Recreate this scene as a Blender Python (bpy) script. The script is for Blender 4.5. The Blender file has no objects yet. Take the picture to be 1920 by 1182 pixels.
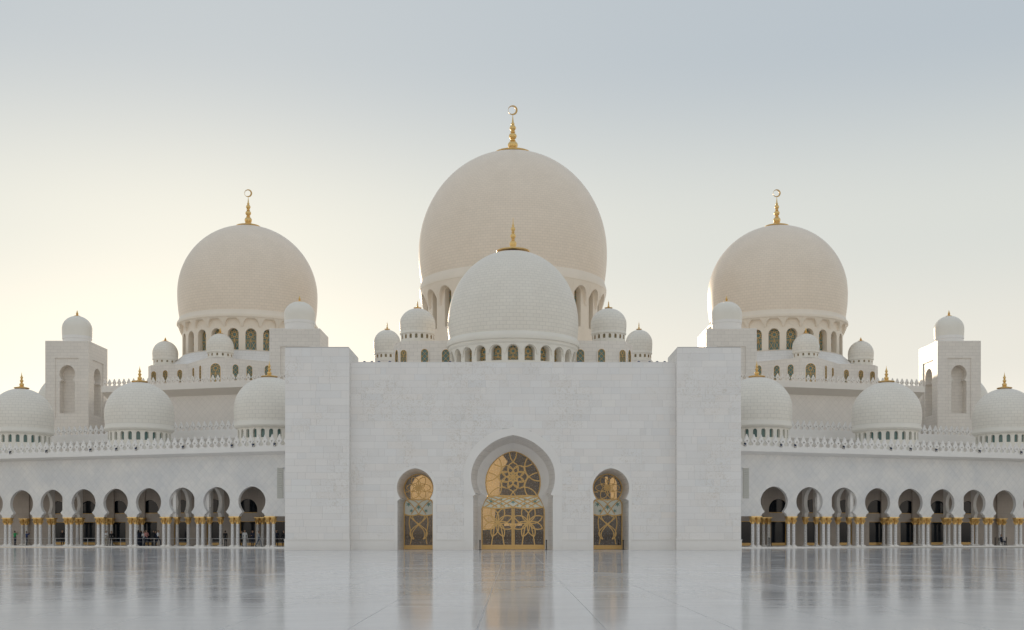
import bpy, bmesh, math, random
import numpy as np
from mathutils import Vector, Matrix
from mathutils.geometry import tessellate_polygon
random.seed(7)
sc = bpy.context.scene
COL = sc.collection
R = math.radians
# ------------------------------------------------------------------ camera, sky, sun, exposure
F, PX0, HY, CAMZ = 2200.0, 962.0, 1000.0, 1.6      # focal length in photo pixels, axis column, horizon row, eye height
cd = bpy.data.cameras.new('camera'); cam = bpy.data.objects.new('camera', cd); COL.objects.link(cam)
cam.location = (0, 0, CAMZ); cam.rotation_euler = (R(90), 0, 0)
cd.sensor_fit = 'HORIZONTAL'; cd.sensor_width = 36; cd.lens = 36 * F / 1920
cd.shift_x = (960 - PX0) / 1920; cd.shift_y = (HY - 591) / 1920
cd.clip_start = 0.5; cd.clip_end = 6000
sc.camera = cam
SUN_AZ, SUN_EL = R(-15.2), R(9.2)                  # azimuth from +Y, negative is west (picture side of the first dome)
SKY_STRENGTH = 1.0
world = bpy.data.worlds.new('World'); sc.world = world; world.use_nodes = True
wn = world.node_tree; bg = wn.nodes['Background']
sky = wn.nodes.new('ShaderNodeTexSky'); sky.sky_type = 'NISHITA'; sky.sun_disc = False
sky.sun_elevation = SUN_EL; sky.sun_rotation = SUN_AZ
sky.air_density = 1.0; sky.dust_density = 1.2; sky.ozone_density = 1.5; sky.altitude = 0
# hazy desert air: an even band of pale haze that thins upwards, the same at every azimuth, plus the Nishita sky's glow round the sun, softly compressed
tc = wn.nodes.new('ShaderNodeTexCoord'); sep = wn.nodes.new('ShaderNodeSeparateXYZ'); wn.links.new(tc.outputs['Generated'], sep.inputs[0])
band = wn.nodes.new('ShaderNodeValToRGB'); wn.links.new(sep.outputs['Z'], band.inputs[0]); cr = band.color_ramp; cr.interpolation = 'EASE'
cr.elements[0].position = 0.0; cr.elements[0].color = (0.86, 0.765, 0.665, 1); cr.elements[1].position = 0.75; cr.elements[1].color = (0.32, 0.355, 0.395, 1)
for pos, c in ((0.14, (0.465, 0.465, 0.435)), (0.24, (0.395, 0.42, 0.413)), (0.38, (0.27, 0.316, 0.36))): e = cr.elements.new(pos); e.color = (*c, 1)
bw = wn.nodes.new('ShaderNodeRGBToBW'); wn.links.new(sky.outputs[0], bw.inputs[0])
mr = wn.nodes.new('ShaderNodeMapRange'); mr.inputs[1].default_value = 0.0; mr.inputs[2].default_value = 45.0; wn.links.new(bw.outputs[0], mr.inputs[0])
pw = wn.nodes.new('ShaderNodeMath'); pw.operation = 'POWER'; pw.inputs[1].default_value = 0.75; wn.links.new(mr.outputs[0], pw.inputs[0])
gl = wn.nodes.new('ShaderNodeVectorMath'); gl.operation = 'SCALE'; gl.inputs[0].default_value = (0.37, 0.295, 0.185); wn.links.new(pw.outputs[0], gl.inputs['Scale'])
ad = wn.nodes.new('ShaderNodeVectorMath'); ad.operation = 'ADD'; wn.links.new(band.outputs[0], ad.inputs[0]); wn.links.new(gl.outputs[0], ad.inputs[1])
wn.links.new(ad.outputs[0], bg.inputs[0]); bg.inputs[1].default_value = SKY_STRENGTH
sd = bpy.data.lights.new('sun', 'SUN'); sun = bpy.data.objects.new('sun', sd); COL.objects.link(sun)
sd.energy = 0.9; sd.angle = R(1.5); sd.color = (1.0, 0.80, 0.58)
sdir = Vector((math.sin(SUN_AZ) * math.cos(SUN_EL), math.cos(SUN_AZ) * math.cos(SUN_EL), math.sin(SUN_EL)))
sun.rotation_euler = sdir.to_track_quat('Z', 'Y').to_euler()
sc.view_settings.view_transform = 'Standard'; sc.view_settings.look = 'None'
sc.view_settings.exposure = 0.62; sc.view_settings.gamma = 1.0

# ------------------------------------------------------------------ helpers
def W(px, py, Y): return Vector(((px - PX0) / F * Y, Y, CAMZ + (HY - py) / F * Y))
def XX(px, Y): return (px - PX0) / F * Y
def ZZ(py, Y): return CAMZ + (HY - py) / F * Y
class Fr:                                            # a wall frame: a along, t out towards the courtyard, z up
    def __init__(s, o, d):
        s.o = Vector((o[0], o[1], 0)); s.d = Vector((d[0], d[1], 0)).normalized()
        n = Vector((s.d.y, -s.d.x, 0)); s.n = n if n.y < 0 else -n
    def p(s, a, z, t=0.0): v = s.o + s.d * a + s.n * t; return (v.x, v.y, z)
def tag(o, label=None, cat=None, group=None, kind=None):
    for k, v in (('label', label), ('category', cat), ('group', group), ('kind', kind)):
        if v: o[k] = v
    return o
def empty(name, loc=(0, 0, 0)):
    o = bpy.data.objects.new(name, None); o.location = loc; COL.objects.link(o); return o
def put(name, me, parent=None, loc=None, rz=None):
    o = bpy.data.objects.new(name, me); COL.objects.link(o)
    if loc is not None: o.location = loc
    if rz is not None: o.rotation_euler = (0, 0, rz)
    if parent is not None:
        o.parent = parent
        if loc is None: o.matrix_parent_inverse = PINV(parent)
    return o
def PINV(p):
    m = Matrix.Translation(p.location)
    q = p
    if p.rotation_euler.z: m = m @ Matrix.Rotation(p.rotation_euler.z, 4, 'Z')
    if p.parent: m = p.parent.matrix_basis @ p.matrix_parent_inverse @ m if False else m
    return m.inverted()
class MB:
    """collects faces in metres; build() makes one mesh with metric UVs"""
    def __init__(s): s.v = []; s.f = []; s.uv = None; s.mi = []
    def add(s, vs, fs, mi=0):
        k = len(s.v); s.v += [tuple(v) for v in vs]; s.f += [tuple(i + k for i in f) for f in fs]; s.mi += [mi] * len(fs); return s
    def box(s, x0, x1, y0, y1, z0, z1, mi=0):
        return s.add([(x0,y0,z0),(x1,y0,z0),(x1,y1,z0),(x0,y1,z0),(x0,y0,z1),(x1,y0,z1),(x1,y1,z1),(x0,y1,z1)],
                     [(0,3,2,1),(4,5,6,7),(0,1,5,4),(1,2,6,5),(2,3,7,6),(3,0,4,7)], mi)
    def fbox(s, fr, a0, a1, t0, t1, z0, z1, mi=0):
        q = [fr.p(a, z, t) for z in (z0, z1) for a, t in ((a0, t0), (a1, t0), (a1, t1), (a0, t1))]
        return s.add(q, [(0,3,2,1),(4,5,6,7),(0,1,5,4),(1,2,6,5),(2,3,7,6),(3,0,4,7)], mi)
    def poly(s, fr, pts, t0, t1, holes=(), back=True, mi=0):
        """extruded polygon in a wall frame, front at t1"""
        loops = [list(pts)] + [list(h) for h in holes]
        flat = [p for l in loops for p in l]
        tri = tessellate_polygon([[Vector((p[0], p[1], 0)) for p in l] for l in loops])
        n = len(flat)
        vs = [fr.p(a, z, t1) for a, z in flat] + [fr.p(a, z, t0) for a, z in flat]
        fs = [tuple(t) for t in tri]
        if back: fs += [tuple(i + n for i in reversed(t)) for t in tri]
        k = 0
        for l in loops:
            m = len(l)
            for i in range(m):
                j = (i + 1) % m; fs.append((k + i, k + j, k + j + n, k + i + n))
            k += m
        return s.add(vs, fs, mi)
    def lathe(s, prof, cx, cy, seg=48, a0=0, a1=2 * math.pi, mi=0):
        full = abs(a1 - a0 - 2 * math.pi) < 1e-6
        n = seg if full else seg + 1; vs = []
        for i in range(n):
            a = a0 + (a1 - a0) * i / seg; c, q = math.cos(a), math.sin(a)
            vs += [(cx + r * c, cy + r * q, z) for r, z in prof]
        m = len(prof); fs = []
        for i in range(seg):
            j = (i + 1) % n
            for k in range(m - 1): fs.append((i * m + k, j * m + k, j * m + k + 1, i * m + k + 1))
        return s.add(vs, fs, mi)
    def tube(s, pts, r, seg=6, mi=0):
        pts = [Vector(p) for p in pts]; vs = []; fs = []
        for i, p in enumerate(pts):
            d = (pts[min(i + 1, len(pts) - 1)] - pts[max(i - 1, 0)]).normalized()
            u = d.orthogonal().normalized() if i == 0 else (u - d * u.dot(d)).normalized()
            w = d.cross(u); rr = r[i] if isinstance(r, (list, tuple)) else r
            vs += [p + (u * math.cos(2 * math.pi * k / seg) + w * math.sin(2 * math.pi * k / seg)) * rr for k in range(seg)]
        for i in range(len(pts) - 1):
            for k in range(seg):
                fs.append((i * seg + k, i * seg + (k + 1) % seg, (i + 1) * seg + (k + 1) % seg, (i + 1) * seg + k))
        fs.append(tuple(range(seg))[::-1]); fs.append(tuple((len(pts) - 1) * seg + k for k in range(seg)))
        return s.add(vs, fs, mi)
    def ribbon(s, fr, pts, w, t0, t1, mi=0, closed=False):
        """flat bar of width w along a 2D line (a,z); each bar ends a hair in front of the last so crossings never share a plane"""
        t1 += random.random() * 0.014; t0 -= random.random() * 0.006
        P = [Vector(p) for p in pts]; n = len(P); L = []; Q = []
        for i in range(n):
            a = P[(i - 1) % n] if (closed or i > 0) else P[i]; b = P[(i + 1) % n] if (closed or i < n - 1) else P[i]
            d = (b - a); d = d.normalized() if d.length > 1e-9 else Vector((1, 0)); m = Vector((-d.y, d.x)) * w / 2
            L.append(P[i] + m); Q.append(P[i] - m)
        vs = []
        for l, q in zip(L, Q): vs += [fr.p(l.x, l.y, t1), fr.p(q.x, q.y, t1), fr.p(q.x, q.y, t0), fr.p(l.x, l.y, t0)]
        fs = []
        for i in range(n if closed else n - 1):
            a, b = 4 * i, 4 * ((i + 1) % n)
            for k in range(4): fs.append((a + k, a + (k + 1) % 4, b + (k + 1) % 4, b + k))
        if not closed: fs += [(0, 1, 2, 3), (4 * n - 1, 4 * n - 2, 4 * n - 3, 4 * n - 4)]
        return s.add(vs, fs, mi)
    def mesh(s, name, mats, smooth=False, domeuv=None, fixn=True):
        me = bpy.data.meshes.new(name); me.from_pydata(s.v, [], s.f); me.update()
        if not isinstance(mats, (list, tuple)): mats = [mats]
        for m in mats: me.materials.append(m)
        me.polygons.foreach_set('material_index', s.mi)
        if fixn:
            bm = bmesh.new(); bm.from_mesh(me)
            bmesh.ops.recalc_face_normals(bm, faces=bm.faces); bm.to_mesh(me); bm.free()
        uv = me.uv_layers.new(name='UVMap')
        co = np.empty(len(me.vertices) * 3); me.vertices.foreach_get('co', co); co = co.reshape(-1, 3)
        li = np.empty(len(me.loops), int); me.loops.foreach_get('vertex_index', li)
        nr = np.empty(len(me.polygons) * 3); me.polygons.foreach_get('normal', nr); nr = nr.reshape(-1, 3)
        lt = np.empty(len(me.polygons), int); me.polygons.foreach_get('loop_total', lt)
        ln = np.repeat(nr, lt, axis=0); P = co[li]
        if domeuv:
            cx, cy, rr = domeuv
            ang = np.arctan2(P[:, 1] - cy, P[:, 0] - cx) + math.pi / 2
            ang = (ang + math.pi) % (2 * math.pi) - math.pi      # seam on the far side
            pc = np.array([ang[a:a + n].max() - ang[a:a + n].min() > math.pi for a, n in zip(np.cumsum(lt) - lt, lt)])
            fx = np.repeat(pc, lt); ang = np.where(fx & (ang < 0), ang + 2 * math.pi, ang)
            rad = np.hypot(P[:, 0] - cx, P[:, 1] - cy)
            u = ang * rr; v = P[:, 2] + (rr - rad) * 0.55
        else:
            h = np.hypot(ln[:, 0], ln[:, 1]) + 1e-9
            flat = np.abs(ln[:, 2]) > 0.8
            u = np.where(flat, P[:, 0], (-ln[:, 1] * P[:, 0] + ln[:, 0] * P[:, 1]) / h)
            v = np.where(flat, P[:, 1], P[:, 2])
        uv.data.foreach_set('uv', np.stack([u, v], 1).ravel())
        if smooth:
            me.polygons.foreach_set('use_smooth', [True] * len(me.polygons))
            if smooth is not True: me.set_sharp_from_angle(angle=R(smooth))
        return me
    def build(s, name, mats, parent=None, **k): return put(name, s.mesh(name, mats, **k), parent)

# ------------------------------------------------------------------ materials
def mat(name, base=(0.8, 0.8, 0.8), rough=0.5, metal=0.0, spec=0.5):
    m = bpy.data.materials.new(name); m.use_nodes = True; b = m.node_tree.nodes['Principled BSDF']
    b.inputs['Base Color'].default_value = (*base, 1); b.inputs['Roughness'].default_value = rough
    b.inputs['Metallic'].default_value = metal; b.inputs['Specular IOR Level'].default_value = spec
    return m, m.node_tree.nodes, m.node_tree.links, b
def nd(ns, t, **k):
    n = ns.new(t)
    for a, v in k.items():
        if a.startswith('i_'): n.inputs[a[2:].replace('_', ' ')].default_value = v
        else: setattr(n, a, v)
    return n
def rgb(c): return (*c, 1)
def marble(name, c1, c2, bw, rh, mortar=0.02, rot=0.0, rough=0.42, dark=0.80, bump=0.25, tone=False, offset=0.5, vary=0.94):
    """white marble: veined tone, small tile courses as fine relief"""
    m, ns, ls, b = mat(name, c1, rough)
    uv = nd(ns, 'ShaderNodeUVMap'); mp = nd(ns, 'ShaderNodeMapping'); mp.inputs['Rotation'].default_value = (0, 0, rot)
    ls.new(uv.outputs[0], mp.inputs[0])
    geo = nd(ns, 'ShaderNodeNewGeometry')
    nz = nd(ns, 'ShaderNodeTexNoise', i_Scale=0.35, i_Detail=6.0, i_Roughness=0.65); ls.new(geo.outputs['Position'], nz.inputs['Vector'])
    rp = nd(ns, 'ShaderNodeValToRGB'); rp.color_ramp.elements[0].position = 0.35; rp.color_ramp.elements[1].position = 0.68
    rp.color_ramp.elements[0].color = rgb(c2); rp.color_ramp.elements[1].color = rgb(c1); ls.new(nz.outputs[0], rp.inputs[0])
    col = rp.outputs[0]
    if bw:
        br = nd(ns, 'ShaderNodeTexBrick', offset=offset, i_Scale=1.0); br.inputs['Brick Width'].default_value = bw; br.inputs['Row Height'].default_value = rh
        br.inputs['Mortar Size'].default_value = mortar; br.inputs['Mortar Smooth'].default_value = 0.3; br.inputs['Bias'].default_value = 0.0
        br.inputs['Color1'].default_value = (1, 1, 1, 1); br.inputs['Color2'].default_value = (vary, vary, vary, 1); br.inputs['Mortar'].default_value = (dark, dark, dark, 1)
        ls.new(mp.outputs[0], br.inputs['Vector'])
        mx = nd(ns, 'ShaderNodeMix', data_type='RGBA', blend_type='MULTIPLY'); mx.inputs['Factor'].default_value = 1.0
        ls.new(col, mx.inputs['A']); ls.new(br.outputs['Color'], mx.inputs['B']); col = mx.outputs['Result']
        bp = nd(ns, 'ShaderNodeBump', invert=True, i_Strength=bump, i_Distance=0.02); ls.new(br.outputs['Fac'], bp.inputs['Height']); ls.new(bp.outputs[0], b.inputs['Normal'])
    if tone:
        at = nd(ns, 'ShaderNodeAttribute', attribute_name='tone')
        m2 = nd(ns, 'ShaderNodeMix', data_type='RGBA', blend_type='MULTIPLY'); m2.inputs['Factor'].default_value = 1.0
        ls.new(col, m2.inputs['A']); ls.new(at.outputs['Color'], m2.inputs['B']); col = m2.outputs['Result']
        # low carved flower vines with beige shell inlay, on the wall faces
        n3 = nd(ns, 'ShaderNodeTexNoise', i_Scale=2.6, i_Detail=4.0, i_Roughness=0.7, i_Distortion=2.5); ls.new(geo.outputs['Position'], n3.inputs['Vector'])
        n4 = nd(ns, 'ShaderNodeTexNoise', i_Scale=0.22, i_Detail=2.0); ls.new(geo.outputs['Position'], n4.inputs['Vector'])
        a1 = nd(ns, 'ShaderNodeMapRange'); a1.inputs[1].default_value = 0.52; a1.inputs[2].default_value = 0.60; ls.new(n3.outputs[0], a1.inputs[0])
        a2 = nd(ns, 'ShaderNodeMapRange'); a2.inputs[1].default_value = 0.47; a2.inputs[2].default_value = 0.62; ls.new(n4.outputs[0], a2.inputs[0])
        mu = nd(ns, 'ShaderNodeMath', operation='MULTIPLY'); ls.new(a1.outputs[0], mu.inputs[0]); ls.new(a2.outputs[0], mu.inputs[1])
        ms = nd(ns, 'ShaderNodeMath', operation='MULTIPLY'); ls.new(mu.outputs[0], ms.inputs[0]); ms.inputs[1].default_value = 0.38
        m3 = nd(ns, 'ShaderNodeMix', data_type='RGBA'); ls.new(ms.outputs[0], m3.inputs['Factor']); ls.new(col, m3.inputs['A']); m3.inputs['B'].default_value = (0.60, 0.53, 0.43, 1); col = m3.outputs['Result']
        bp = nd(ns, 'ShaderNodeBump', i_Strength=0.25, i_Distance=0.02); ls.new(mu.outputs[0], bp.inputs['Height']); ls.new(bp.outputs[0], b.inputs['Normal'])
    ls.new(col, b.inputs['Base Color'])
    return m
C1, C2 = (0.87, 0.84, 0.80), (0.83, 0.80, 0.765)
M_PLAIN = marble('marble_courses', C1, C2, 0.95, 0.45, 0.022)
M_SMOOTH = marble('marble_smooth', C1, C2, 0, 0)
M_WARM = marble('sunset_tinted_marble_courses', (0.86, 0.805, 0.735), (0.82, 0.765, 0.70), 0.95, 0.45, 0.02)  # hall and towers: warm sunset light tinted into the white marble
M_WARMSM = marble('sunset_tinted_marble_smooth', (0.86, 0.81, 0.745), (0.82, 0.77, 0.71), 0, 0)  # plain version with the same sunset warmth in its colour
M_WDIAG = marble('sunset_tinted_diagonal_tiles', (0.86, 0.80, 0.735), (0.81, 0.755, 0.695), 0.62, 0.62, 0.022, rot=R(45), dark=0.88, offset=0.0, vary=0.965)  # upper hall wall: sunset warmth put into the tile colour
M_DOME = marble('marble_dome_tiles', (0.86, 0.815, 0.73), (0.825, 0.775, 0.69), 0.66, 0.40, 0.026, dark=0.83, bump=0.12, vary=0.96)  # portal and low domes: warm sky light mixed into the white marble
M_DOMESM = marble('marble_dome_smooth', (0.85, 0.81, 0.73), (0.81, 0.77, 0.69), 0, 0)  # untiled dome parts, with the same light-warmed colour
M_GDOME = marble('sunset_tinted_dome_tiles', (0.90, 0.785, 0.655), (0.865, 0.75, 0.62), 0.66, 0.40, 0.026, dark=0.84, bump=0.10, vary=0.96)  # great domes: same white marble, coloured creamier for the warm light on them
M_GDOMESM = marble('sunset_tinted_dome_smooth', (0.88, 0.785, 0.665), (0.84, 0.75, 0.63), 0, 0)  # great dome drums and cornices, warm light in the colour too
M_DIAG = marble('marble_diagonal_tiles', C1, (0.72, 0.715, 0.71), 0.62, 0.62, 0.022, rot=R(45), dark=0.88, offset=0.0, vary=0.965)
M_BLOCK = marble('marble_blocks', (0.88, 0.85, 0.82), (0.85, 0.82, 0.79), 0, 0, tone=True)
M_SHADE = marble('marble_interior', (0.50, 0.44, 0.39), (0.44, 0.385, 0.34), 1.2, 0.8, 0.02)  # marble darkened and browned: the arcade's interior shade put into its colour
M_JOINT = mat('joint_grout', (0.62, 0.60, 0.58), 0.8)[0]
M_GOLD = mat('gold_leaf', (0.84, 0.58, 0.24), 0.38, 0.9)[0]
M_BRONZE = mat('gilded_bronze', (0.64, 0.42, 0.17), 0.42, 0.5)[0]
M_DARK = mat('black_metal', (0.02, 0.02, 0.022), 0.45)[0]
M_STEEL = mat('pale_steel', (0.62, 0.62, 0.62), 0.3, 0.6)[0]
M_SPK = mat('pale_speaker_grille', (0.56, 0.55, 0.50), 0.6)[0]
M_GREY = mat('grey_paint', (0.36, 0.36, 0.34), 0.55)[0]
M_BLUE = mat('blue_lens', (0.02, 0.05, 0.16), 0.12)[0]
M_TEAL = mat('teal_glass', (0.13, 0.23, 0.22), 0.15)[0]
M_INLAY = mat('green_glass_inlay', (0.16, 0.32, 0.29), 0.3)[0]
def dotted(name, base, dot, scale, lo, hi, rough, metal=0.0, spec=0.5):
    m, ns, ls, b = mat(name, base, rough, metal, spec)
    g = nd(ns, 'ShaderNodeUVMap')
    v = nd(ns, 'ShaderNodeTexVoronoi', i_Scale=scale, voronoi_dimensions='2D'); v.inputs['Randomness'].default_value = 0.55; ls.new(g.outputs[0], v.inputs['Vector'])
    a = nd(ns, 'ShaderNodeMapRange'); a.inputs[1].default_value = lo; a.inputs[2].default_value = hi; a.inputs[3].default_value = 1; a.inputs[4].default_value = 0
    ls.new(v.outputs['Distance'], a.inputs[0])
    x = nd(ns, 'ShaderNodeMix', data_type='RGBA'); ls.new(a.outputs[0], x.inputs['Factor']); x.inputs['A'].default_value = rgb(base); x.inputs['B'].default_value = rgb(dot)
    ls.new(x.outputs['Result'], b.inputs['Base Color']); return m
M_DGLASS = dotted('dark_fritted_glass', (0.012, 0.016, 0.024), (0.26, 0.32, 0.33), 3.4, 0.09, 0.15, 0.05, 0.0, 0.7)
def see_into(m, f):
    ns, ls = m.node_tree.nodes, m.node_tree.links; b = ns['Principled BSDF']; out = ns['Material Output']
    tr = nd(ns, 'ShaderNodeBsdfTransparent'); mx = nd(ns, 'ShaderNodeMixShader'); mx.inputs[0].default_value = f
    ls.new(b.outputs[0], mx.inputs[1]); ls.new(tr.outputs[0], mx.inputs[2]); ls.new(mx.outputs[0], out.inputs['Surface'])
see_into(M_DGLASS, 0.26)
M_GLOW, _n, _l, _p = mat('interior_glow', (0.75, 0.55, 0.3), 0.6)  # emissive colour that paints the golden glow behind the door glass
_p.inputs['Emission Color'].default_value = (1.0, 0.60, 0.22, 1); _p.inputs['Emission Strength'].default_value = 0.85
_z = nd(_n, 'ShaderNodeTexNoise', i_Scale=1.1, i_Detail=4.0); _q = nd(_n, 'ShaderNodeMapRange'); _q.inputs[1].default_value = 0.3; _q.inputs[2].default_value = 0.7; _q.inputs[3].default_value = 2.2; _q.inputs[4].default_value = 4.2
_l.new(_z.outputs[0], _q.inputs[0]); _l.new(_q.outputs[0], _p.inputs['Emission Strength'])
M_WGLASS = mat('white_enamel_glass', (0.80, 0.82, 0.74), 0.15)[0]
M_IGLASS = mat('dark_window_glass', (0.010, 0.014, 0.020), 0.08, 0.0, 0.25)[0]
M_SHAFT = dotted('inlaid_white_shaft', (0.80, 0.79, 0.78), (0.16, 0.15, 0.17), 7.0, 0.17, 0.25, 0.3)
def floor_mat():
    m, ns, ls, b = mat('polished_white_marble', (0.76, 0.76, 0.76), 0.1)
    g = nd(ns, 'ShaderNodeNewGeometry')
    mp = nd(ns, 'ShaderNodeMapping'); mp.inputs['Scale'].default_value = (0.5, 0.5, 1); ls.new(g.outputs['Position'], mp.inputs[0])
    n1 = nd(ns, 'ShaderNodeTexNoise', i_Scale=0.5, i_Detail=6.0, i_Roughness=0.6, i_Distortion=0.6); ls.new(mp.outputs[0], n1.inputs['Vector'])
    r1 = nd(ns, 'ShaderNodeValToRGB'); r1.color_ramp.elements[0].position = 0.3; r1.color_ramp.elements[1].position = 0.7
    r1.color_ramp.elements[0].color = (0.715, 0.71, 0.715, 1); r1.color_ramp.elements[1].color = (0.81, 0.805, 0.81, 1); ls.new(n1.outputs[0], r1.inputs[0])
    ls.new(r1.outputs[0], b.inputs['Base Color'])
    r2 = nd(ns, 'ShaderNodeMapRange'); r2.inputs[3].default_value = 0.03; r2.inputs[4].default_value = 0.17; ls.new(n1.outputs[0], r2.inputs[0]); ls.new(r2.outputs[0], b.inputs['Roughness'])
    m2 = nd(ns, 'ShaderNodeMapping'); m2.inputs['Scale'].default_value = (0.35, 1.5, 1); ls.new(g.outputs['Position'], m2.inputs[0])
    n2 = nd(ns, 'ShaderNodeTexNoise', i_Scale=0.9, i_Detail=2.0, i_Roughness=0.5); ls.new(m2.outputs[0], n2.inputs['Vector'])
    bp = nd(ns, 'ShaderNodeBump', i_Strength=0.24, i_Distance=0.01); ls.new(n2.outputs[0], bp.inputs['Height']); ls.new(bp.outputs[0], b.inputs['Normal'])
    return m
M_FLOOR = floor_mat()
M_STRIP = mat('grey_marble_strip', (0.40, 0.39, 0.39), 0.35)[0]
M_GROUND = mat('pale_sand_ground', (0.42, 0.38, 0.32), 0.9)[0]

# ------------------------------------------------------------------ outlines
def keyhole(rx, rz, cz, notch, jamb, z0, point=0.05, n=22, corbel=None, cx=0.0):
    """horseshoe arch outline from the foot of one jamb over the top to the other; corbel: [(half width, z)...] between notch and jamb"""
    an = math.asin(max(-1, min(1, (notch - cz) / rz))); top = []
    for i in range(n + 1):
        a = an + (math.pi / 2 - an) * i / n
        top.append((rx * math.cos(a), cz + rz * math.sin(a) + point * rz * max(0, 1 - math.cos(a) / 0.75) ** 1.25))
    side = [(jamb, z0)] + [(w, z) for w, z in (corbel or [(jamb, notch)])] + top[:-1]
    return [(cx - x, z) for x, z in side] + [(cx, top[-1][1])] + [(cx + x, z) for x, z in reversed(side)]
def resample(pts, n):
    P = [Vector(p) for p in pts]; L = [0]
    for a, b in zip(P, P[1:]): L.append(L[-1] + (b - a).length)
    out = []; k = 0
    for i in range(n):
        d = L[-1] * i / (n - 1)
        while k < len(L) - 2 and L[k + 1] < d: k += 1
        f = (d - L[k]) / max(1e-9, L[k + 1] - L[k]); p = P[k].lerp(P[k + 1], min(1, f)); out.append((p.x, p.y))
    return out
def loft(mb, fr, rings, n=72):
    """surface between open outlines at different depths: rings = [(pts, t)]"""
    vs = []; m = len(rings)
    for pts, t in rings: vs += [fr.p(a, z, t) for a, z in resample(pts, n)]
    fs = [(k * n + i, k * n + i + 1, (k + 1) * n + i + 1, (k + 1) * n + i) for k in range(m - 1) for i in range(n - 1)]
    return mb.add(vs, fs)

# ------------------------------------------------------------------ ground and courtyard
g = MB().add([(-3000, -3000, -0.3), (3000, -3000, -0.3), (3000, 3000, -0.3), (-3000, 3000, -0.3)], [(0, 1, 2, 3)]).build('ground', M_GROUND, fixn=False)
tag(g, 'pale sandy ground around the mosque', None, None, 'structure')
court = MB().box(-90, 90, -75, 128, -0.29, -0.012).build('courtyard_floor', M_JOINT)
tag(court, 'white polished marble courtyard floor', None, None, 'structure')
def slab_verts(x0, x1, y0, y1):
    cx, cy = (x0 + x1) / 2, (y0 + y1) / 2; tx, ty = random.gauss(0, 0.0005), random.gauss(0, 0.0009)
    gq = 0.007; c = [(x0 + gq, y0 + gq), (x1 - gq, y0 + gq), (x1 - gq, y1 - gq), (x0 + gq, y1 - gq)]
    top = [(x, y, (x - cx) * tx + (y - cy) * ty) for x, y in c]
    return [(x, y, -0.0115) for x, y in c] + top
SLF = [(4, 5, 6, 7), (0, 1, 5, 4), (1, 2, 6, 5), (2, 3, 7, 6), (3, 0, 4, 7)]
rest = MB(); SX, SY = 2.15, 3.2
for i in range(-40, 41):
    for j in range(-22, 40):
        x0, y0 = -0.60 + i * SX, j * SY
        if y0 + SY > 127: continue
        vis = y0 > 14 and abs(x0 + 1) < (y0 + SY) * 0.46 + 1.5
        if vis and y0 < 52: MB().add(slab_verts(x0, x0 + SX, y0, y0 + SY), SLF).build('paving_slab', M_FLOOR, court, fixn=False)
        else: rest.add(slab_verts(x0, x0 + SX, y0, y0 + SY), SLF)
tag(rest.build('paving', M_FLOOR, court, fixn=False), kind='stuff')

# ------------------------------------------------------------------ finials and domes
FIN = [(1.0, -0.05), (1.02, -0.02), (0.95, 0.0), (0.62, 0.035), (0.38, 0.06), (0.28, 0.10), (0.25, 0.12), (0.27, 0.14), (0.31, 0.19), (0.30, 0.235), (0.22, 0.285),
       (0.12, 0.30), (0.17, 0.315), (0.17, 0.330), (0.11, 0.345), (0.20, 0.39), (0.25, 0.44), (0.20, 0.49), (0.10, 0.525), (0.15, 0.540), (0.15, 0.555), (0.09, 0.570),
       (0.16, 0.61), (0.20, 0.65), (0.16, 0.695), (0.08, 0.73), (0.11, 0.75), (0.10, 0.77), (0.06, 0.80), (0.035, 0.90), (0.008, 1.0)]
SIMPLE = [(1.0, -0.04), (1.0, 0.0), (0.55, 0.06), (0.30, 0.14), (0.22, 0.25), (0.34, 0.33), (0.22, 0.42), (0.28, 0.52), (0.16, 0.62), (0.14, 0.75), (0.02, 1.0)]
def finial(parent, cx, cy, z, h, rd, rb, prof=FIN, moon=0):
    P = []
    for r, q in prof: P.append(((rd * r if q < 0.05 else max(rb * r / 0.31, 0.004)) if prof is FIN else (rd * r if q < 0.05 else rb * r / 0.34), z + h * q))
    o = MB().lathe(P, cx, cy, 20).build('finial', M_GOLD, parent, smooth=50)
    if moon:
        zc = z + h + moon * 0.92; mb = MB(); n = 40; vs = []
        for i in range(n):
            a = 2 * math.pi * i / n; ca, sa = math.cos(a), math.sin(a)
            for r, ox in ((moon, 0), (moon * 0.78, -0.17 * moon)):
                for t in (-1, 1): vs.append((cx + r * ca + ox, cy + t * moon * 0.10, zc + r * sa))
        fs = []
        for i in range(n):
            a, b = 4 * i, 4 * ((i + 1) % n)
            fs += [(a, a + 1, b + 1, b), (a + 2, b + 2, b + 3, a + 3), (a, b, b + 2, a + 2), (a + 1, a + 3, b + 3, b + 1)]
        mb.add(vs, fs).build('crescent', M_BRONZE, o, smooth=40)
    return o
def shell_prof(Rm, zw, za, zb, rb, n=26, tip=0.0):
    P = []; f = math.sqrt(max(0.02, 1 - (rb / Rm) ** 2)); H2 = (zw - zb) / f
    for i in range(8): t = -math.asin(f) * (1 - i / 8); P.append((Rm * math.cos(t), zw + H2 * math.sin(t)))
    for i in range(n + 1):
        t = math.pi / 2 * i / n; P.append((max(0.001, Rm * math.cos(t)), zw + (za - zw) * (math.sin(t) + tip * max(0, math.sin(t) - 0.9))))
    return P
_gr = {}
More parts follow.
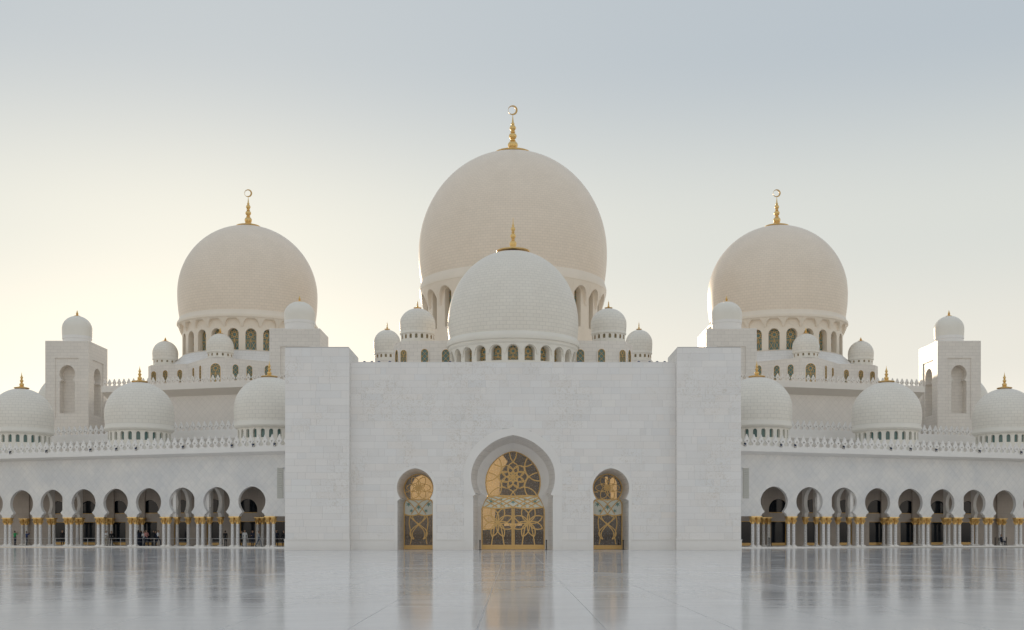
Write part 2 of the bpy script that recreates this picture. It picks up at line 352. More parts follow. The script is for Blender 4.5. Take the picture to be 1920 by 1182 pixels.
def grille_mesh(w, h, kind):
    """gilded star lattice for an arched window of half width w and height h, flat in XZ, front towards -Y"""
    k = (round(w, 2), round(h, 2), kind)
    if k in _gr: return _gr[k]
    fr = Fr((0, 0), (1, 0)); mb = MB(); bw = 0.055 * w + 0.010
    arch = [(-w, 0)] + [(-w * math.cos(math.pi * i / 12), h - w + w * math.sin(math.pi * i / 12)) for i in range(13)] + [(w, 0)]
    mb.ribbon(fr, arch, bw * 1.5, 0, 0.08, closed=True)
    inside = lambda x, z: abs(x) < w and z > 0 and (z < h - w or x * x + (z - h + w) ** 2 < w * w)
    def line(p, q):
        run = []
        for i in range(25):
            x, z = p[0] + (q[0] - p[0]) * i / 24, p[1] + (q[1] - p[1]) * i / 24
            if inside(x, z): run.append((x, z))
            else:
                if len(run) > 1: mb.ribbon(fr, [run[0], run[-1]], bw, 0, 0.05)
                run = []
        if len(run) > 1: mb.ribbon(fr, [run[0], run[-1]], bw, 0, 0.05)
    if kind == 'star':
        zc = h - w
        for ring, rr, n in ((0, 0.92 * w, 8),):
            for i in range(n):
                a, b = 2 * math.pi * (i + 0.5 * ring) / n, 2 * math.pi * (i + 3 + 0.5 * ring) / n
                line((rr * math.cos(a), zc + rr * math.sin(a)), (rr * math.cos(b), zc + rr * math.sin(b)))
        line((-w, zc - w * 0.95), (w, zc - w * 0.95)); line((-w, zc - w * 1.15), (w, zc - w * 1.15))
        line((0, 0), (0, zc - w))
        for s in (-1, 1): line((s * w, 0), (0, zc - w)); line((0, 0), (s * w, zc - w))
    elif kind == 'net':
        st = w * 1.5
        for i in range(-2, int(h / st) + 2):
            line((-w, i * st), (w, i * st + 2 * w)); line((-w, i * st + 2 * w), (w, i * st))
    _gr[k] = mb.mesh('grille', M_BRONZE); return _gr[k]
_pn = {}
def pane_mesh(w, h, m):
    k = (round(w, 2), round(h, 2), m.name)
    if k not in _pn:
        fr = Fr((0, 0), (1, 0)); arch = [(-w, 0)] + [(-w * math.cos(math.pi * i / 12), h - w + w * math.sin(math.pi * i / 12)) for i in range(13)] + [(w, 0)]
        _pn[k] = MB().poly(fr, arch, -0.05, 0.0).mesh('window', m)
    return _pn[k]
def window(parent, fr, a, z, w, h, t, kind='star', glass=None):
    p = fr.p(a, z, t); rz = math.atan2(fr.n.y, fr.n.x) + math.pi / 2
    o = put('window', pane_mesh(w, h, glass or M_TEAL), None, p, rz); o.parent = parent; o.matrix_parent_inverse = Matrix.Translation(-parent.location)
    gm = grille_mesh(w, h, kind); gr = bpy.data.objects.new('grille', gm); COL.objects.link(gr); gr.parent = o; gr.location = (0, -0.03, 0)
    return o
def drum(parent, cx, cy, rd, z0, z1, nb, win, hoods=None, thick=0.5, kind='star', glass=None, m=None):
    """drum wall with arched openings; win = (sill z, half width, height); hoods = (spring z, ring radius, top z)"""
    sill, hw, hh = win; da = 2 * math.pi / nb; mb = MB(); hb = MB()
    class C:
        def __init__(s, a0): s.a0 = a0
        def p(s, a, z, t=0): g = s.a0 + a / rd; return (cx + (rd + t) * math.sin(g), cy - (rd + t) * math.cos(g), z)
    L = rd * da / 2
    for k in range(nb):
        a0 = k * da; face = math.cos(a0) > -0.15
        c = C(a0); outer = [(-L, z0), (-L / 2, z0), (0, z0), (L / 2, z0), (L, z0), (L, z1), (L / 2, z1), (0, z1), (-L / 2, z1), (-L, z1)]
        if not face: mb.poly(c, outer, -thick, 0, back=False); continue
        hole = [(-hw, sill)] + [(-hw * math.cos(math.pi * i / 12), sill + hh - hw + hw * math.sin(math.pi * i / 12)) for i in range(13)] + [(hw, sill)]
        mb.poly(c, outer, -thick, 0, holes=[hole], back=False)
        fr = Fr((cx + (rd - thick) * math.sin(a0), cy - (rd - thick) * math.cos(a0)), (math.cos(a0), math.sin(a0)))
        if fr.n.dot(Vector((math.sin(a0), -math.cos(a0), 0))) < 0: fr.n = -fr.n
        window(parent, fr, 0, sill, hw * 1.02, hh + 0.02, 0.06, kind, glass)
        if hoods:
            sp, rr, zt = hoods; wv = L * 0.86
            arch = [(wv * math.cos(math.pi * i / 14), sp + (zt - sp) * 0.80 * math.sin(math.pi * i / 14) ** 0.9) for i in range(15)]
            pts = [(-L, sp), (-L, zt), (0, zt), (L, zt), (L, sp)] + arch
            n0 = len(hb.v); hb.poly(c, pts, 0.0, 1.0, back=False)
            for i in range(n0, len(hb.v)):       # flare: thin at the springing, full at the ring
                x, y, z = hb.v[i]; d = math.hypot(x - cx, y - cy)
                f = max(0.0, min(1.0, (z - sp) / (zt - sp))); r = rd - 0.02 if d < rd + 0.5 else rd + 0.10 + (rr - rd - 0.10) * f ** 0.8
                hb.v[i] = (cx + (x - cx) / d * r, cy + (y - cy) / d * r, z)
    mb.build('drum', m or M_SMOOTH, parent)
    if hoods: hb.build('hood_moulding', m or M_SMOOTH, parent)
def dome(label, px, Y, Rpx, wide, apex, base, rbase, ring, drumspec, fin, group, moon=0, seg=72, simple=False, mt=None):
    mt = mt or (M_DOME, M_DOMESM)
    """everything in photo pixels at distance Y. ring = [(radius px, py)...] profile under the shell; drumspec = (radius, top py, bottom py, bays, sill py, top py, half width px, hoods py/None, kind)"""
    m = Y / F; cx, cy = XX(px, Y), Y
    z = lambda py: ZZ(py, Y)
    root = empty('dome', (cx, cy, z(drumspec[2]))); tag(root, label, 'dome', group)
    MB().lathe(shell_prof(Rpx * m, z(wide), z(apex), z(base), rbase * m), cx, cy, seg).build('shell', mt[0], root, smooth=True, domeuv=(cx, cy, Rpx * m * 0.9))
    MB().lathe([(r * m, z(py)) for r, py in ring], cx, cy, seg).build('cornice', mt[1], root, smooth=30)
    rd, t, b, nb, sill, wt, hw, hoods, kind = drumspec
    if nb: drum(root, cx, cy, rd * m, z(b), z(t), nb, (z(sill), hw * m, z(wt) - z(sill)), (z(hoods[0]), hoods[1] * m, z(hoods[2])) if hoods else None, thick=min(1.0, rd * m * 0.12), kind=kind, m=mt[1])
    else: MB().lathe([(rd * m, z(b)), (rd * m, z(t))], cx, cy, seg).build('drum', mt[1], root, smooth=30)
    ftop, fdisc, fball = fin
    finial(root, cx, cy, z(apex) + 0.02 + (0.0 if simple else 1.4 * m), z(ftop) - z(apex), fdisc * m, fball * m * (1.6 if simple else 1.0), SIMPLE if simple else FIN, moon * m)
    return root

# the great dome, the dome over the portal and the two flanking great domes
dome('largest marble dome, crowned by gold finial and crescent, rising behind the portal dome', 961.5, 185, 176, 479, 289, 538, 170.5,
     [(168, 530), (171, 534), (173, 540), (175, 547), (175, 552), (172, 556), (163, 557)],
     (163, 556, 660, 24, 632, 562, 8.5, (592, 175, 553), 'star'), (217, 35, 9.5), 'great domes of the prayer hall', moon=9, seg=120, mt=(M_GDOME, M_GDOMESM))
dome('pale marble dome directly above the entrance portal, in front of the largest dome', 962, 133, 122.2, 609, 472, 646, 119,
     [(117, 638), (121, 641), (124, 645), (125, 650), (124, 654), (121, 655), (121, 659), (119, 662), (112, 662)],
     (115, 661, 700, 24, 692, 665, 9.5, (680, 119, 660), 'star'), (410, 31, 6.6), 'great domes of the prayer hall', seg=110)
for s, lab in ((-1, 'great marble dome with crescent finial and arched drum, against the bright sunset glow'),
               (1, 'great marble dome with crescent finial and arched drum, against the blue evening sky')):
    dome(lab, 961 + s * 495.5, 185, 128.2, 556, 426, 607, 123.5,
         [(122, 601), (125, 604), (126, 608), (129, 612), (129, 616), (126, 619), (119, 620)],
         (119.5, 619, 690, 24, 674, 636, 9.8, (633, 128.5, 613), 'star'), (371, 23, 6.8), 'great domes of the prayer hall', moon=7.2, seg=96, mt=(M_GDOME, M_GDOMESM))

# ------------------------------------------------------------------ arcade wings
BAY = 4.46
def wing_frame(s): return Fr((PX0 * 0 + s * 489.8 / F * 126, 126), (s * 4.184, 1.55))
ARCH = dict(rx=1.69, rz=1.53, cz=5.02, notch=3.93, jamb=1.62, z0=3.40, corbel=[(1.62, 3.50), (1.55, 3.52), (1.52, 3.68), (1.36, 3.74), (1.26, 3.84), (1.21, 3.92)])
def merlon_mesh(h, w, th):
    fr = Fr((0, 0), (1, 0))
    half = [(0.50, 0.0), (0.50, 0.05), (0.23, 0.10), (0.15, 0.18), (0.19, 0.27), (0.38, 0.42), (0.37, 0.49), (0.23, 0.64), (0.10, 0.83), (0.0, 1.0)]
    out = [(-x * w, z * h) for x, z in half] + [(x * w, z * h) for x, z in reversed(half[:-1])]
    hole = [(0, 0.30 * h), (0.15 * w, 0.45 * h), (0.07 * w, 0.52 * h), (0, 0.48 * h), (-0.07 * w, 0.52 * h), (-0.15 * w, 0.45 * h)]
    return MB().poly(fr, out, -th, 0, holes=[hole]).mesh('merlon', M_SMOOTH)
def row_of_merlons(parent, fr, a0, a1, z, step, h, t, th=0.22):
    me = merlon_mesh(h, step * 0.98, th); rz = math.atan2(fr.n.y, fr.n.x) + math.pi / 2; n = int((a1 - a0) / step)
    if parent.name == 'prayer_hall': me.materials[0] = M_WARMSM
    for i in range(n):
        o = put('merlon', me, None, fr.p(a0 + (i + 0.5) * step, z, t), rz); o.parent = parent; o.matrix_parent_inverse = Matrix.Translation(-parent.location)
def cornice(parent, fr, a0, a1, z0, z1, zs, out, name='cornice'):
    """band z0..z1 standing out over the wall, with a sloped cove below down to zs"""
    prof = [(0, zs), (out, z0), (out + 0.06, z0), (out + 0.06, z1), (out - 0.25, z1), (out - 0.25, z1 - 0.1), (0, z1 - 0.1)]
    vs = [fr.p(a, z, t) for a in (a0, a1) for t, z in prof]; n = len(prof)
    fs = [(i, (i + 1) % n, (i + 1) % n + n, i + n) for i in range(n)] + [tuple(range(n)), tuple(range(2 * n - 1, n - 1, -1))]
    return MB().add(vs, fs).build(name, M_WARMSM if parent.name == 'prayer_hall' else M_SMOOTH, parent)
def column_parts():
    sh = MB().lathe([(0.17, 0.30), (0.185, 0.34), (0.18, 0.5), (0.175, 2.62)], 0, 0, 14)
    shaft = sh.mesh('column', M_SHAFT, smooth=40, domeuv=(0, 0, 0.18))
    cp = MB().lathe([(0.175, 2.58), (0.20, 2.62), (0.19, 2.68), (0.20, 2.80), (0.24, 2.93), (0.31, 3.06), (0.33, 3.12), (0.29, 3.15), (0.33, 3.22), (0.34, 3.30)], 0, 0, 14)
    for k in range(8):
        a = 2 * math.pi * k / 8; c, q = math.cos(a), math.sin(a)
        cp.tube([(0.19 * c, 0.19 * q, 2.70), (0.26 * c, 0.26 * q, 2.86), (0.35 * c, 0.35 * q, 2.99), (0.38 * c, 0.38 * q, 2.95)], [0.03, 0.055, 0.05, 0.02], 5)
    cp.box(-0.32, 0.32, -0.32, 0.32, 3.30, 3.40)
    cap = cp.mesh('capital', M_GOLD, smooth=40)
    bs = MB().box(-0.27, 0.27, -0.27, 0.27, 0.15, 0.25).lathe([(0.27, 0.25), (0.26, 0.29), (0.21, 0.32), (0.17, 0.33)], 0, 0, 14)
    return shaft, cap, bs.mesh('base', M_SMOOTH)
SHAFT, CAP, BASE = column_parts()
def column(parent, x, y, rz):
    o = put('column', SHAFT, None, (x, y, 0), rz); o.parent = parent; o.matrix_parent_inverse = Matrix.Translation(-parent.location)
    for nm, me in (('capital', CAP), ('base', BASE)):
        q = bpy.data.objects.new(nm, me); COL.objects.link(q); q.parent = o
def arcade(s):
    fr = wing_frame(s); rz = math.atan2(fr.n.y, fr.n.x) + math.pi / 2
    side = 'sunset-side' if s < 0 else 'blue-sky-side'
    root = empty('arcade', fr.p(0, 0)); tag(root, 'white arcade of horseshoe arches with golden capitals, ' + ('visitors walking inside' if s < 0 else 'one seated figure inside'), 'arcade', 'arcades beside the portal')
    A0, A1 = -1.78 * BAY, 9.5 * BAY; ZT = 10.0
    bot = [(A0, 3.40)]
    for n in range(0, 10):
        if n * BAY + 2 > A1: break
        bot += keyhole(cx=n * BAY, **ARCH)
    pts = bot + [(A1, 3.40), (A1, ZT), (A0, ZT)]
    MB().poly(fr, pts, -0.42, 0).build('arcade_wall', M_DIAG, root)
    def at(off, t):                                               # place along the wing seen at that column offset, t behind the front
        r = s * off / F
        return (r * (fr.o.y + fr.n.y * t) - (fr.o.x + fr.n.x * t)) / (fr.d.x - r * fr.d.y)
    inner = []
    for off in (548, 568.5, 609, 629.5, 813, 865):                # inner columns carrying transverse arches
        a = at(off, -3.0); inner += [(a, -3.0)] if off < 700 else [(a - 0.30, -3.0), (a + 0.30, -3.0)]
        f2 = Fr(fr.p(a, 0, -1.7)[:2], fr.n[:2]); f2.n = fr.d
        MB().poly(f2, keyhole(1.22, 1.5, 5.02, 3.93, 1.15, 3.40, corbel=[(1.12, 3.6), (0.98, 3.92)]) + [(1.27, 3.40), (1.27, 7.2), (-1.62, 7.2), (-1.62, 3.40)], -0.22, 0.22).build('transverse_arch', M_SMOOTH, root)
    for off in (474, 699, 757, 916):                              # paired columns standing before the back wall
        a = at(off, -5.6); inner += [(a - 0.33, -5.6), (a + 0.33, -5.6)]
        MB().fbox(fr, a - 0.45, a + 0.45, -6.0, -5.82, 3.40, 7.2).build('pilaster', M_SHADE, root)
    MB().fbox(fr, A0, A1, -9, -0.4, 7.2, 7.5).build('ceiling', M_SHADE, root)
    MB().fbox(fr, A0, A1, -14, -0.43, 9.5, 9.9).build('roof_deck', M_PLAIN, root)
    # back wall with glazed doors and lunettes
    holes = []; HW = 1.05
    for n in range(0, 8):
        a = n * BAY
        holes.append([(a - HW, 0.2), (a - HW, 2.95), (a + HW, 2.95), (a + HW, 0.2)])
        holes.append([(a - 1.26, 3.90)] + [(a - 1.30 * math.cos(math.pi * i / 14), 4.25 + 1.25 * math.sin(math.pi * i / 14)) for i in range(15)] + [(a + 1.26, 3.90)])
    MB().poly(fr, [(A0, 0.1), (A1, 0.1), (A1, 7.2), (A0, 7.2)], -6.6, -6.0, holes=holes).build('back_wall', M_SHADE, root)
    for n in range(0, 8):
        a = n * BAY
        d = MB().fbox(fr, a - HW, a + HW, -6.25, -6.2, 0.2, 2.95).build('door', M_IGLASS, root)
        MB().ribbon(fr, [(a - HW + 0.04, 0.2), (a - HW + 0.04, 2.91), (a + HW - 0.04, 2.91), (a + HW - 0.04, 0.2)], 0.09, -6.2, -6.1).build('frame', M_BRONZE, d)
        MB().fbox(fr, a - HW + 0.09, a + HW - 0.09, -6.2, -6.13, 0.2, 0.50).build('kick_panel', M_BRONZE, d)
        w = MB().poly(fr, [(a - 1.26, 3.90)] + [(a - 1.30 * math.cos(math.pi * i / 14), 4.25 + 1.25 * math.sin(math.pi * i / 14)) for i in range(15)] + [(a + 1.26, 3.90)], -6.25, -6.2).build('window', M_IGLASS, root)
        MB().fbox(fr, a - 1.25, a + 1.25, -6.2, -6.1, 3.90, 3.98).build('sill', M_BRONZE, w)
    # platform, cornice, merlons
    MB().fbox(fr, A0, A1, -6.6, 0.75, -0.012, 0.15).build('step', M_SMOOTH, root)
    cornice(root, fr, A0, A1, 10.25, 10.78, 9.98, 1.05)
    row_of_merlons(root, fr, A0, A1, 10.78, 0.88, 1.28, 1.0)
    for n in range(-1, 10):
        a = (n + 0.5) * BAY
        for da in (-0.33, 0.33):
            p = fr.p(a + da, 0, -0.21); column(root, p[0], p[1], rz)
    for a, t in inner:
        p = fr.p(a, 0, t); column(root, p[0], p[1], rz)
    # rear parapet of the arcade roof
    f3 = Fr(fr.p(0, 0, -13), fr.d[:2])
    MB().fbox(f3, A0, A1 + 4, -0.6, 0, 0.1, 13.0).build('rear_wall', M_PLAIN, root)
    cornice(root, f3, A0, A1 + 4, 13.05, 14.0, 12.65, 0.95, 'rear_cornice')
    row_of_merlons(root, f3, A0, A1 + 4, 14.0, 0.85, 1.22, 0.9)
    # the three domes on the roof
    for k, (off, Rp, wd, ap, bs) in enumerate(((457, 65, 768, 707.5, 800), (700, 63.2, 777, 717, 805), (921.4, 57.5, 785, 729, 811))):
        n = (off - 489.8) / (73.05 - off * 0.0123); Yd = 126 * (1 + 0.0123 * n) + 6.0
        lab = ('low marble dome on the arcade roof %s, ' % ('towards sunset' if s < 0 else 'towards blue sky')) + ('tucked against the portal buttress', 'midway between portal and tower', 'outermost, beyond the tower')[k]
        q = Rp / 63.2
        dome(lab, PX0 + s * off, Yd, Rp, wd, ap, bs, Rp * 0.965,
             [(Rp * 0.955, bs - 8 * q), (Rp * 0.985, bs - 6 * q), (Rp * 0.985, bs - 3 * q), (Rp * 1.0, bs - 1 * q), (Rp * 1.0, bs + 2 * q), (Rp * 0.965, bs + 5 * q), (Rp * 0.93, bs + 6 * q), (Rp * 0.88, bs + 6 * q)],
             (Rp * 0.90, bs + 5.5 * q, bs + 62 * q, 24, bs + 24 * q, bs + 8.5 * q, 3.7 * q, None, 'plain'), (ap - 29, 15 * q, 4.3), 'low domes along the arcade roof', seg=64)
    return fr
FRW = {s: arcade(s) for s in (-1, 1)}

# ------------------------------------------------------------------ entrance portal
portal = empty('entrance_portal', (0, 110, 0)); tag(portal, 'tall white marble entrance portal with three golden glazed horseshoe doorways', 'building')
FP = Fr((0, 111), (1, 0)); ZW = ZZ(680, 111); XB = 15.36; XO = 21.38
MAIN = keyhole(3.97, 3.66, 6.9, 5.23, 3.76, 0.0, point=0.085, corbel=[(3.76, 5.15), (3.61, 5.22)])
MAIN2 = keyhole(3.50, 3.26, 6.82, 5.27, 3.42, 0.0, point=0.085, corbel=[(3.42, 5.1), (3.22, 5.26)])
MAIN3 = keyhole(2.725, 2.85, 6.56, 5.24, 3.11, 0.0, point=0.085, corbel=[(3.11, 4.13), (3.02, 4.15), (3.02, 4.35), (2.92, 4.38), (2.92, 4.58), (2.82, 4.61), (2.82, 4.80), (2.70, 4.84), (2.70, 5.02), (2.56, 5.06), (2.54, 5.2)])
def side_set(cx):
    return (keyhole(1.73, 1.76, 5.89, 4.83, 1.665, 0.0, point=0.05, corbel=[(1.665, 4.66), (1.5, 4.8), (1.43, 4.82)], cx=cx),
            keyhole(1.56, 1.57, 5.92, 4.86, 1.54, 0.0, point=0.05, corbel=[(1.54, 4.68), (1.34, 4.84)], cx=cx),
            keyhole(1.45, 1.38, 5.95, 4.90, 1.43, 0.0, point=0.05, corbel=[(1.43, 4.5), (1.36, 4.62), (1.24, 4.88)], cx=cx))
SIDE = {s: side_set(s * 9.26) for s in (-1, 1)}
def surround(rx, rz, cz, half, cx=0.0, n=24):
    side = [(half, 0.0), (half, cz - 0.6)] + [(rx * math.cos(a), cz + rz * math.sin(a)) for a in [math.pi / 2 * i / n for i in range(n)]]
    return [(cx - x, z) for x, z in side] + [(cx, cz + rz * 1.04)] + [(cx + x, z) for x, z in reversed(side)]
SUR = [(surround(4.72, 4.62, 6.9, 4.66), MAIN, 0.0)] + [(surround(2.02, 2.12, 5.89, 1.98, s * 9.26), SIDE[s][0], s * 9.26) for s in (-1, 1)]
# core wall behind the cladding, notched by the doorways
pts = [(-XB, 0.0)]
for o in (SIDE[-1][0], MAIN, SIDE[1][0]): pts += o
pts += [(XB, 0.0), (XB, ZW - 0.02), (-XB, ZW - 0.02)]
MB().poly(FP, pts, -1.0, -0.016).build('core_wall', M_JOINT, portal)
for sp, op, cx in SUR: MB().poly(FP, sp + op[::-1], -0.016, 0.025).build('arch_surround', M_SMOOTH, portal)
for s, o in ((0, (MAIN, MAIN2, MAIN3)), (-1, SIDE[-1]), (1, SIDE[1])):
    mb = MB(); loft(mb, FP, [(o[0], 0.02), (o[0], -0.15), (o[1], -2.6 if s == 0 else -3.6)]); mb.build('reveal', M_PLAIN, portal, fixn=False)
    mb = MB(); loft(mb, FP, [(o[1], -2.6 if s == 0 else -3.6), (o[1], -2.75 if s == 0 else -3.7), (o[2], -3.55 if s == 0 else -4.2), (o[2], -4.2)]); mb.build('inner_reveal', M_SMOOTH, portal, fixn=False)
for sx in (-1, 1): MB().fbox(FP, sx * 3.70 - (0.0 if sx > 0 else 1.0), sx * 3.70 + (1.0 if sx > 0 else 0.0), -0.05, 0.075, 5.14, 5.24).build('impost', M_SMOOTH, portal)
# buttresses and the body behind
FB = Fr((0, 110), (1, 0)); ZB = ZZ(652, 110)
for sx in (-1, 1):
    x0, x1 = (-XO, -XB) if sx < 0 else (XB, XO)
    MB().box(x0 + 0.05, x1 - 0.05, 110.016, 116.5, 0, ZB - 0.02).box(x0 + 0.06, x1 - 0.06, 110.0, 116.52, ZB - 0.02, ZB + 0.06).build('buttress', M_JOINT, portal)
    xi = -XB if sx < 0 else XB; side = Fr((xi, 110), (0, 1)); side.n = Vector((1 if sx < 0 else -1, 0, 0))
    MB().fbox(side, 0.02, 6.5, -0.05, 0.0, 0, ZB - 0.03).build('inner_return', M_PLAIN, portal)
    side2 = Fr((x0 if sx < 0 else x1, 110), (0, 1)); side2.n = Vector((sx, 0, 0))
    MB().fbox(side2, 0.02, 19.0, -0.6, 0.0, 0, ZW - 1.0).build('outer_return', M_PLAIN, portal)
    MB().fbox(FB, x0 - 0.05, x1 + 0.05, 0, 0.07, 0, 0.93).fbox(FB, x0 - 0.09, x1 + 0.09, 0, 0.12, 0.93, 1.0).build('plinth', M_SMOOTH, portal)
    MB().box(x0 - 0.3, x1 + 0.3, 109.45, 109.86, -0.005, 0.012).build('base_strip', M_STRIP, portal)
for x0, x1 in ((-XB, -9.26 - 1.98), (-9.26 + 1.98, -4.66), (4.66, 9.26 - 1.98), (9.26 + 1.98, XB)):
    MB().fbox(FP, x0 + 0.005, x1 - 0.005, -0.016, 0.06, 0, 0.93).fbox(FP, x0 + 0.005, x1 - 0.005, -0.016, 0.11, 0.93, 1.0).build('plinth', M_SMOOTH, portal)
MB().box(-XB, XB, 111.0, 117, ZW - 0.02, ZW + 0.05).build('coping', M_SMOOTH, portal)
MB().box(-XB + 0.31, XB - 0.31, 110.45, 110.85, -0.005, 0.012).build('base_strip', M_STRIP, portal)
MB().box(-XO + 0.7, XO - 0.7, 123, 150, 0.0, ZW - 1.2).box(-XO + 0.62, XO - 0.62, 116.55, 123, ZW - 1.7, ZW - 1.25).build('body', M_PLAIN, portal)
# marble blocks: irregular courses clipped round the doorways
def half_at(poly, cx, z):
    best = 0
    for (a, b), (c, d) in zip(poly, poly[1:]):
        if (b - z) * (d - z) <= 0 and abs(d - b) > 1e-9: best = max(best, abs(a + (c - a) * (z - b) / (d - b) - cx))
    return best
blocks = []
def courses(xl, xr, fr, ztop, clip):
    z = 1.0
    while z < ztop - 0.1:
        h = random.choice((0.62, 0.66, 0.70, 0.58)); h = min(h, ztop - z)
        if ztop - z - h < 0.3: h = ztop - z
        spans = [(xl, xr)]
        if clip:
            for sp, op, cx in SUR:
                top = max(p[1] for p in sp)
                if z < top:
                    w0 = max(half_at(sp, cx, z + 0.001), half_at(sp, cx, min(z + h, top) - 0.001))
                    new = []
                    for a, b in spans:
                        if b < cx - w0 or a > cx + w0: new.append((a, b))
                        else:
                            if a < cx: new.append((a, cx, cx, sp))
                            if b > cx: new.append((cx, b, cx, sp))
                    spans = [q for q in new]
                    spans = [q if len(q) == 4 else q for q in spans]
                    # only one doorway cuts a span of this width; keep plain spans for the next doorway
                    spans = split_next(spans)
        for q in spans:
            a, b = q[0], q[1]; x = a
            while x < b - 1e-6:
                w = random.choice((0.55, 0.8, 1.1, 1.3, 1.7, 2.2)) * random.uniform(0.9, 1.1)
                if b - x - w < 0.45: w = b - x
                blocks.append((fr, x, x + w, z, z + h)); x += w
        z += h
def split_next(sp): return [(q[0], q[1]) for q in sp]
courses(-XB, XB, FP, ZW - 0.03, True)
for sx in (-1, 1): courses(*((-XO, -XB) if sx < 0 else (XB, XO)), FB, ZB - 0.03, False)
def clip_block(fr, x0, x1, z0, z1):
    """polygon of a block with the doorway surrounds cut away"""
    if fr is FP:
        for sp, op, cx in SUR:
            hw = lambda z: half_at(sp, cx, z)
            top = max(p[1] for p in sp)
            if z0 >= top or x1 < cx - 5 or x0 > cx + 5: continue
            zs = [z0 + (z1 - z0) * i / 6 for i in range(7)]
            W_ = [hw(min(z, top - 1e-4)) if z < top else 0.0 for z in zs]
            if x1 <= cx - max(W_) or x0 >= cx + max(W_): continue
            g = 0.006
            if x1 <= cx + 1e-6:
                ed = [(min(x1, cx - w - g), z) for w, z in zip(W_, zs)]; ed = [e for e in ed if e[0] > x0 + 0.02]
                return [(x0, ed[0][1]), *ed, (x0, ed[-1][1])] if len(ed) > 1 else None
            ed = [(max(x0, cx + w + g), z) for w, z in zip(W_, zs)]; ed = [e for e in ed if e[0] < x1 - 0.02]
            return [(x1, ed[0][1]), *ed, (x1, ed[-1][1])] if len(ed) > 1 else None
    return [(x0, z0), (x1, z0), (x1, z1), (x0, z1)]
items = []
for fr, x0, x1, z0, z1 in blocks:
    p = clip_block(fr, x0 + 0.007, x1 - 0.007, z0 + 0.007, z1 - 0.007)
    if p: items.append(((x1 - x0) * (z1 - z0) if len(p) == 4 else 0.2, fr, p))
items.sort(key=lambda q: -q[0])
def toned(mb, name, tones, parent):
    me = mb.mesh(name, M_BLOCK); at = me.color_attributes.new('tone', 'FLOAT_COLOR', 'POINT')
    at.data.foreach_set('color', np.array([c for t in tones for c in t], dtype=np.float32)); return put(name, me, parent)
def tone():
    t = random.gauss(0.975, 0.015); w = random.gauss(0, 0.006); return (min(1, t + w), min(1, t), min(1, t - w), 1)
rb = MB(); rt = []
for i, (ar, fr, p) in enumerate(items):
    t = tone(); d = random.uniform(-0.003, 0.003)
    if i < 300:
        mb = MB().poly(fr, p, -0.016, d, back=False); toned(mb, 'marble_block', [t] * len(mb.v), portal)
    else:
        n0 = len(rb.v); rb.poly(fr, p, -0.016, d, back=False); rt += [t] * (len(rb.v) - n0)
tag(toned(rb, 'marble_cladding', rt, portal), kind='stuff')

# ---- golden doors
def arc(cx, cz, r, a0, a1, n=16, rz=None): return [(cx + r * math.cos(R(a0 + (a1 - a0) * i / n)), cz + (rz or r) * math.sin(R(a0 + (a1 - a0) * i / n))) for i in range(n + 1)]
def petal(cx, cz, a, r0, r1, w, n=12):
    """pointed petal from radius r0 to r1 in direction a"""
    L, Q = [], []
    for i in range(n + 1):
        f = i / n; r = r0 + (r1 - r0) * f; q = w * math.sin(math.pi * f) ** 0.8
        for sgn, out in ((1, L), (-1, Q)): out.append((cx + r * math.cos(a) - sgn * q * math.sin(a), cz + r * math.sin(a) + sgn * q * math.cos(a)))
    return L, Q
def clipped(mb, fr, line, inside, w, t0, t1):
    run = []
    for p in line:
        if inside(*p): run.append(p)
        else:
            if len(run) > 1: mb.ribbon(fr, run, w, t0, t1)
            run = []
    if len(run) > 1: mb.ribbon(fr, run, w, t0, t1)
def star(mb, fr, cx, cz, r, t, n=6):
    pts = []
    for i in range(2 * n): a = math.pi * i / n + math.pi / 2; q = r if i % 2 == 0 else r * 0.34; pts.append((cx + q * math.cos(a), cz + q * math.sin(a)))
    mb.poly(fr, pts, t - 0.01, t)
FD = Fr((0, 115.1), (1, 0))
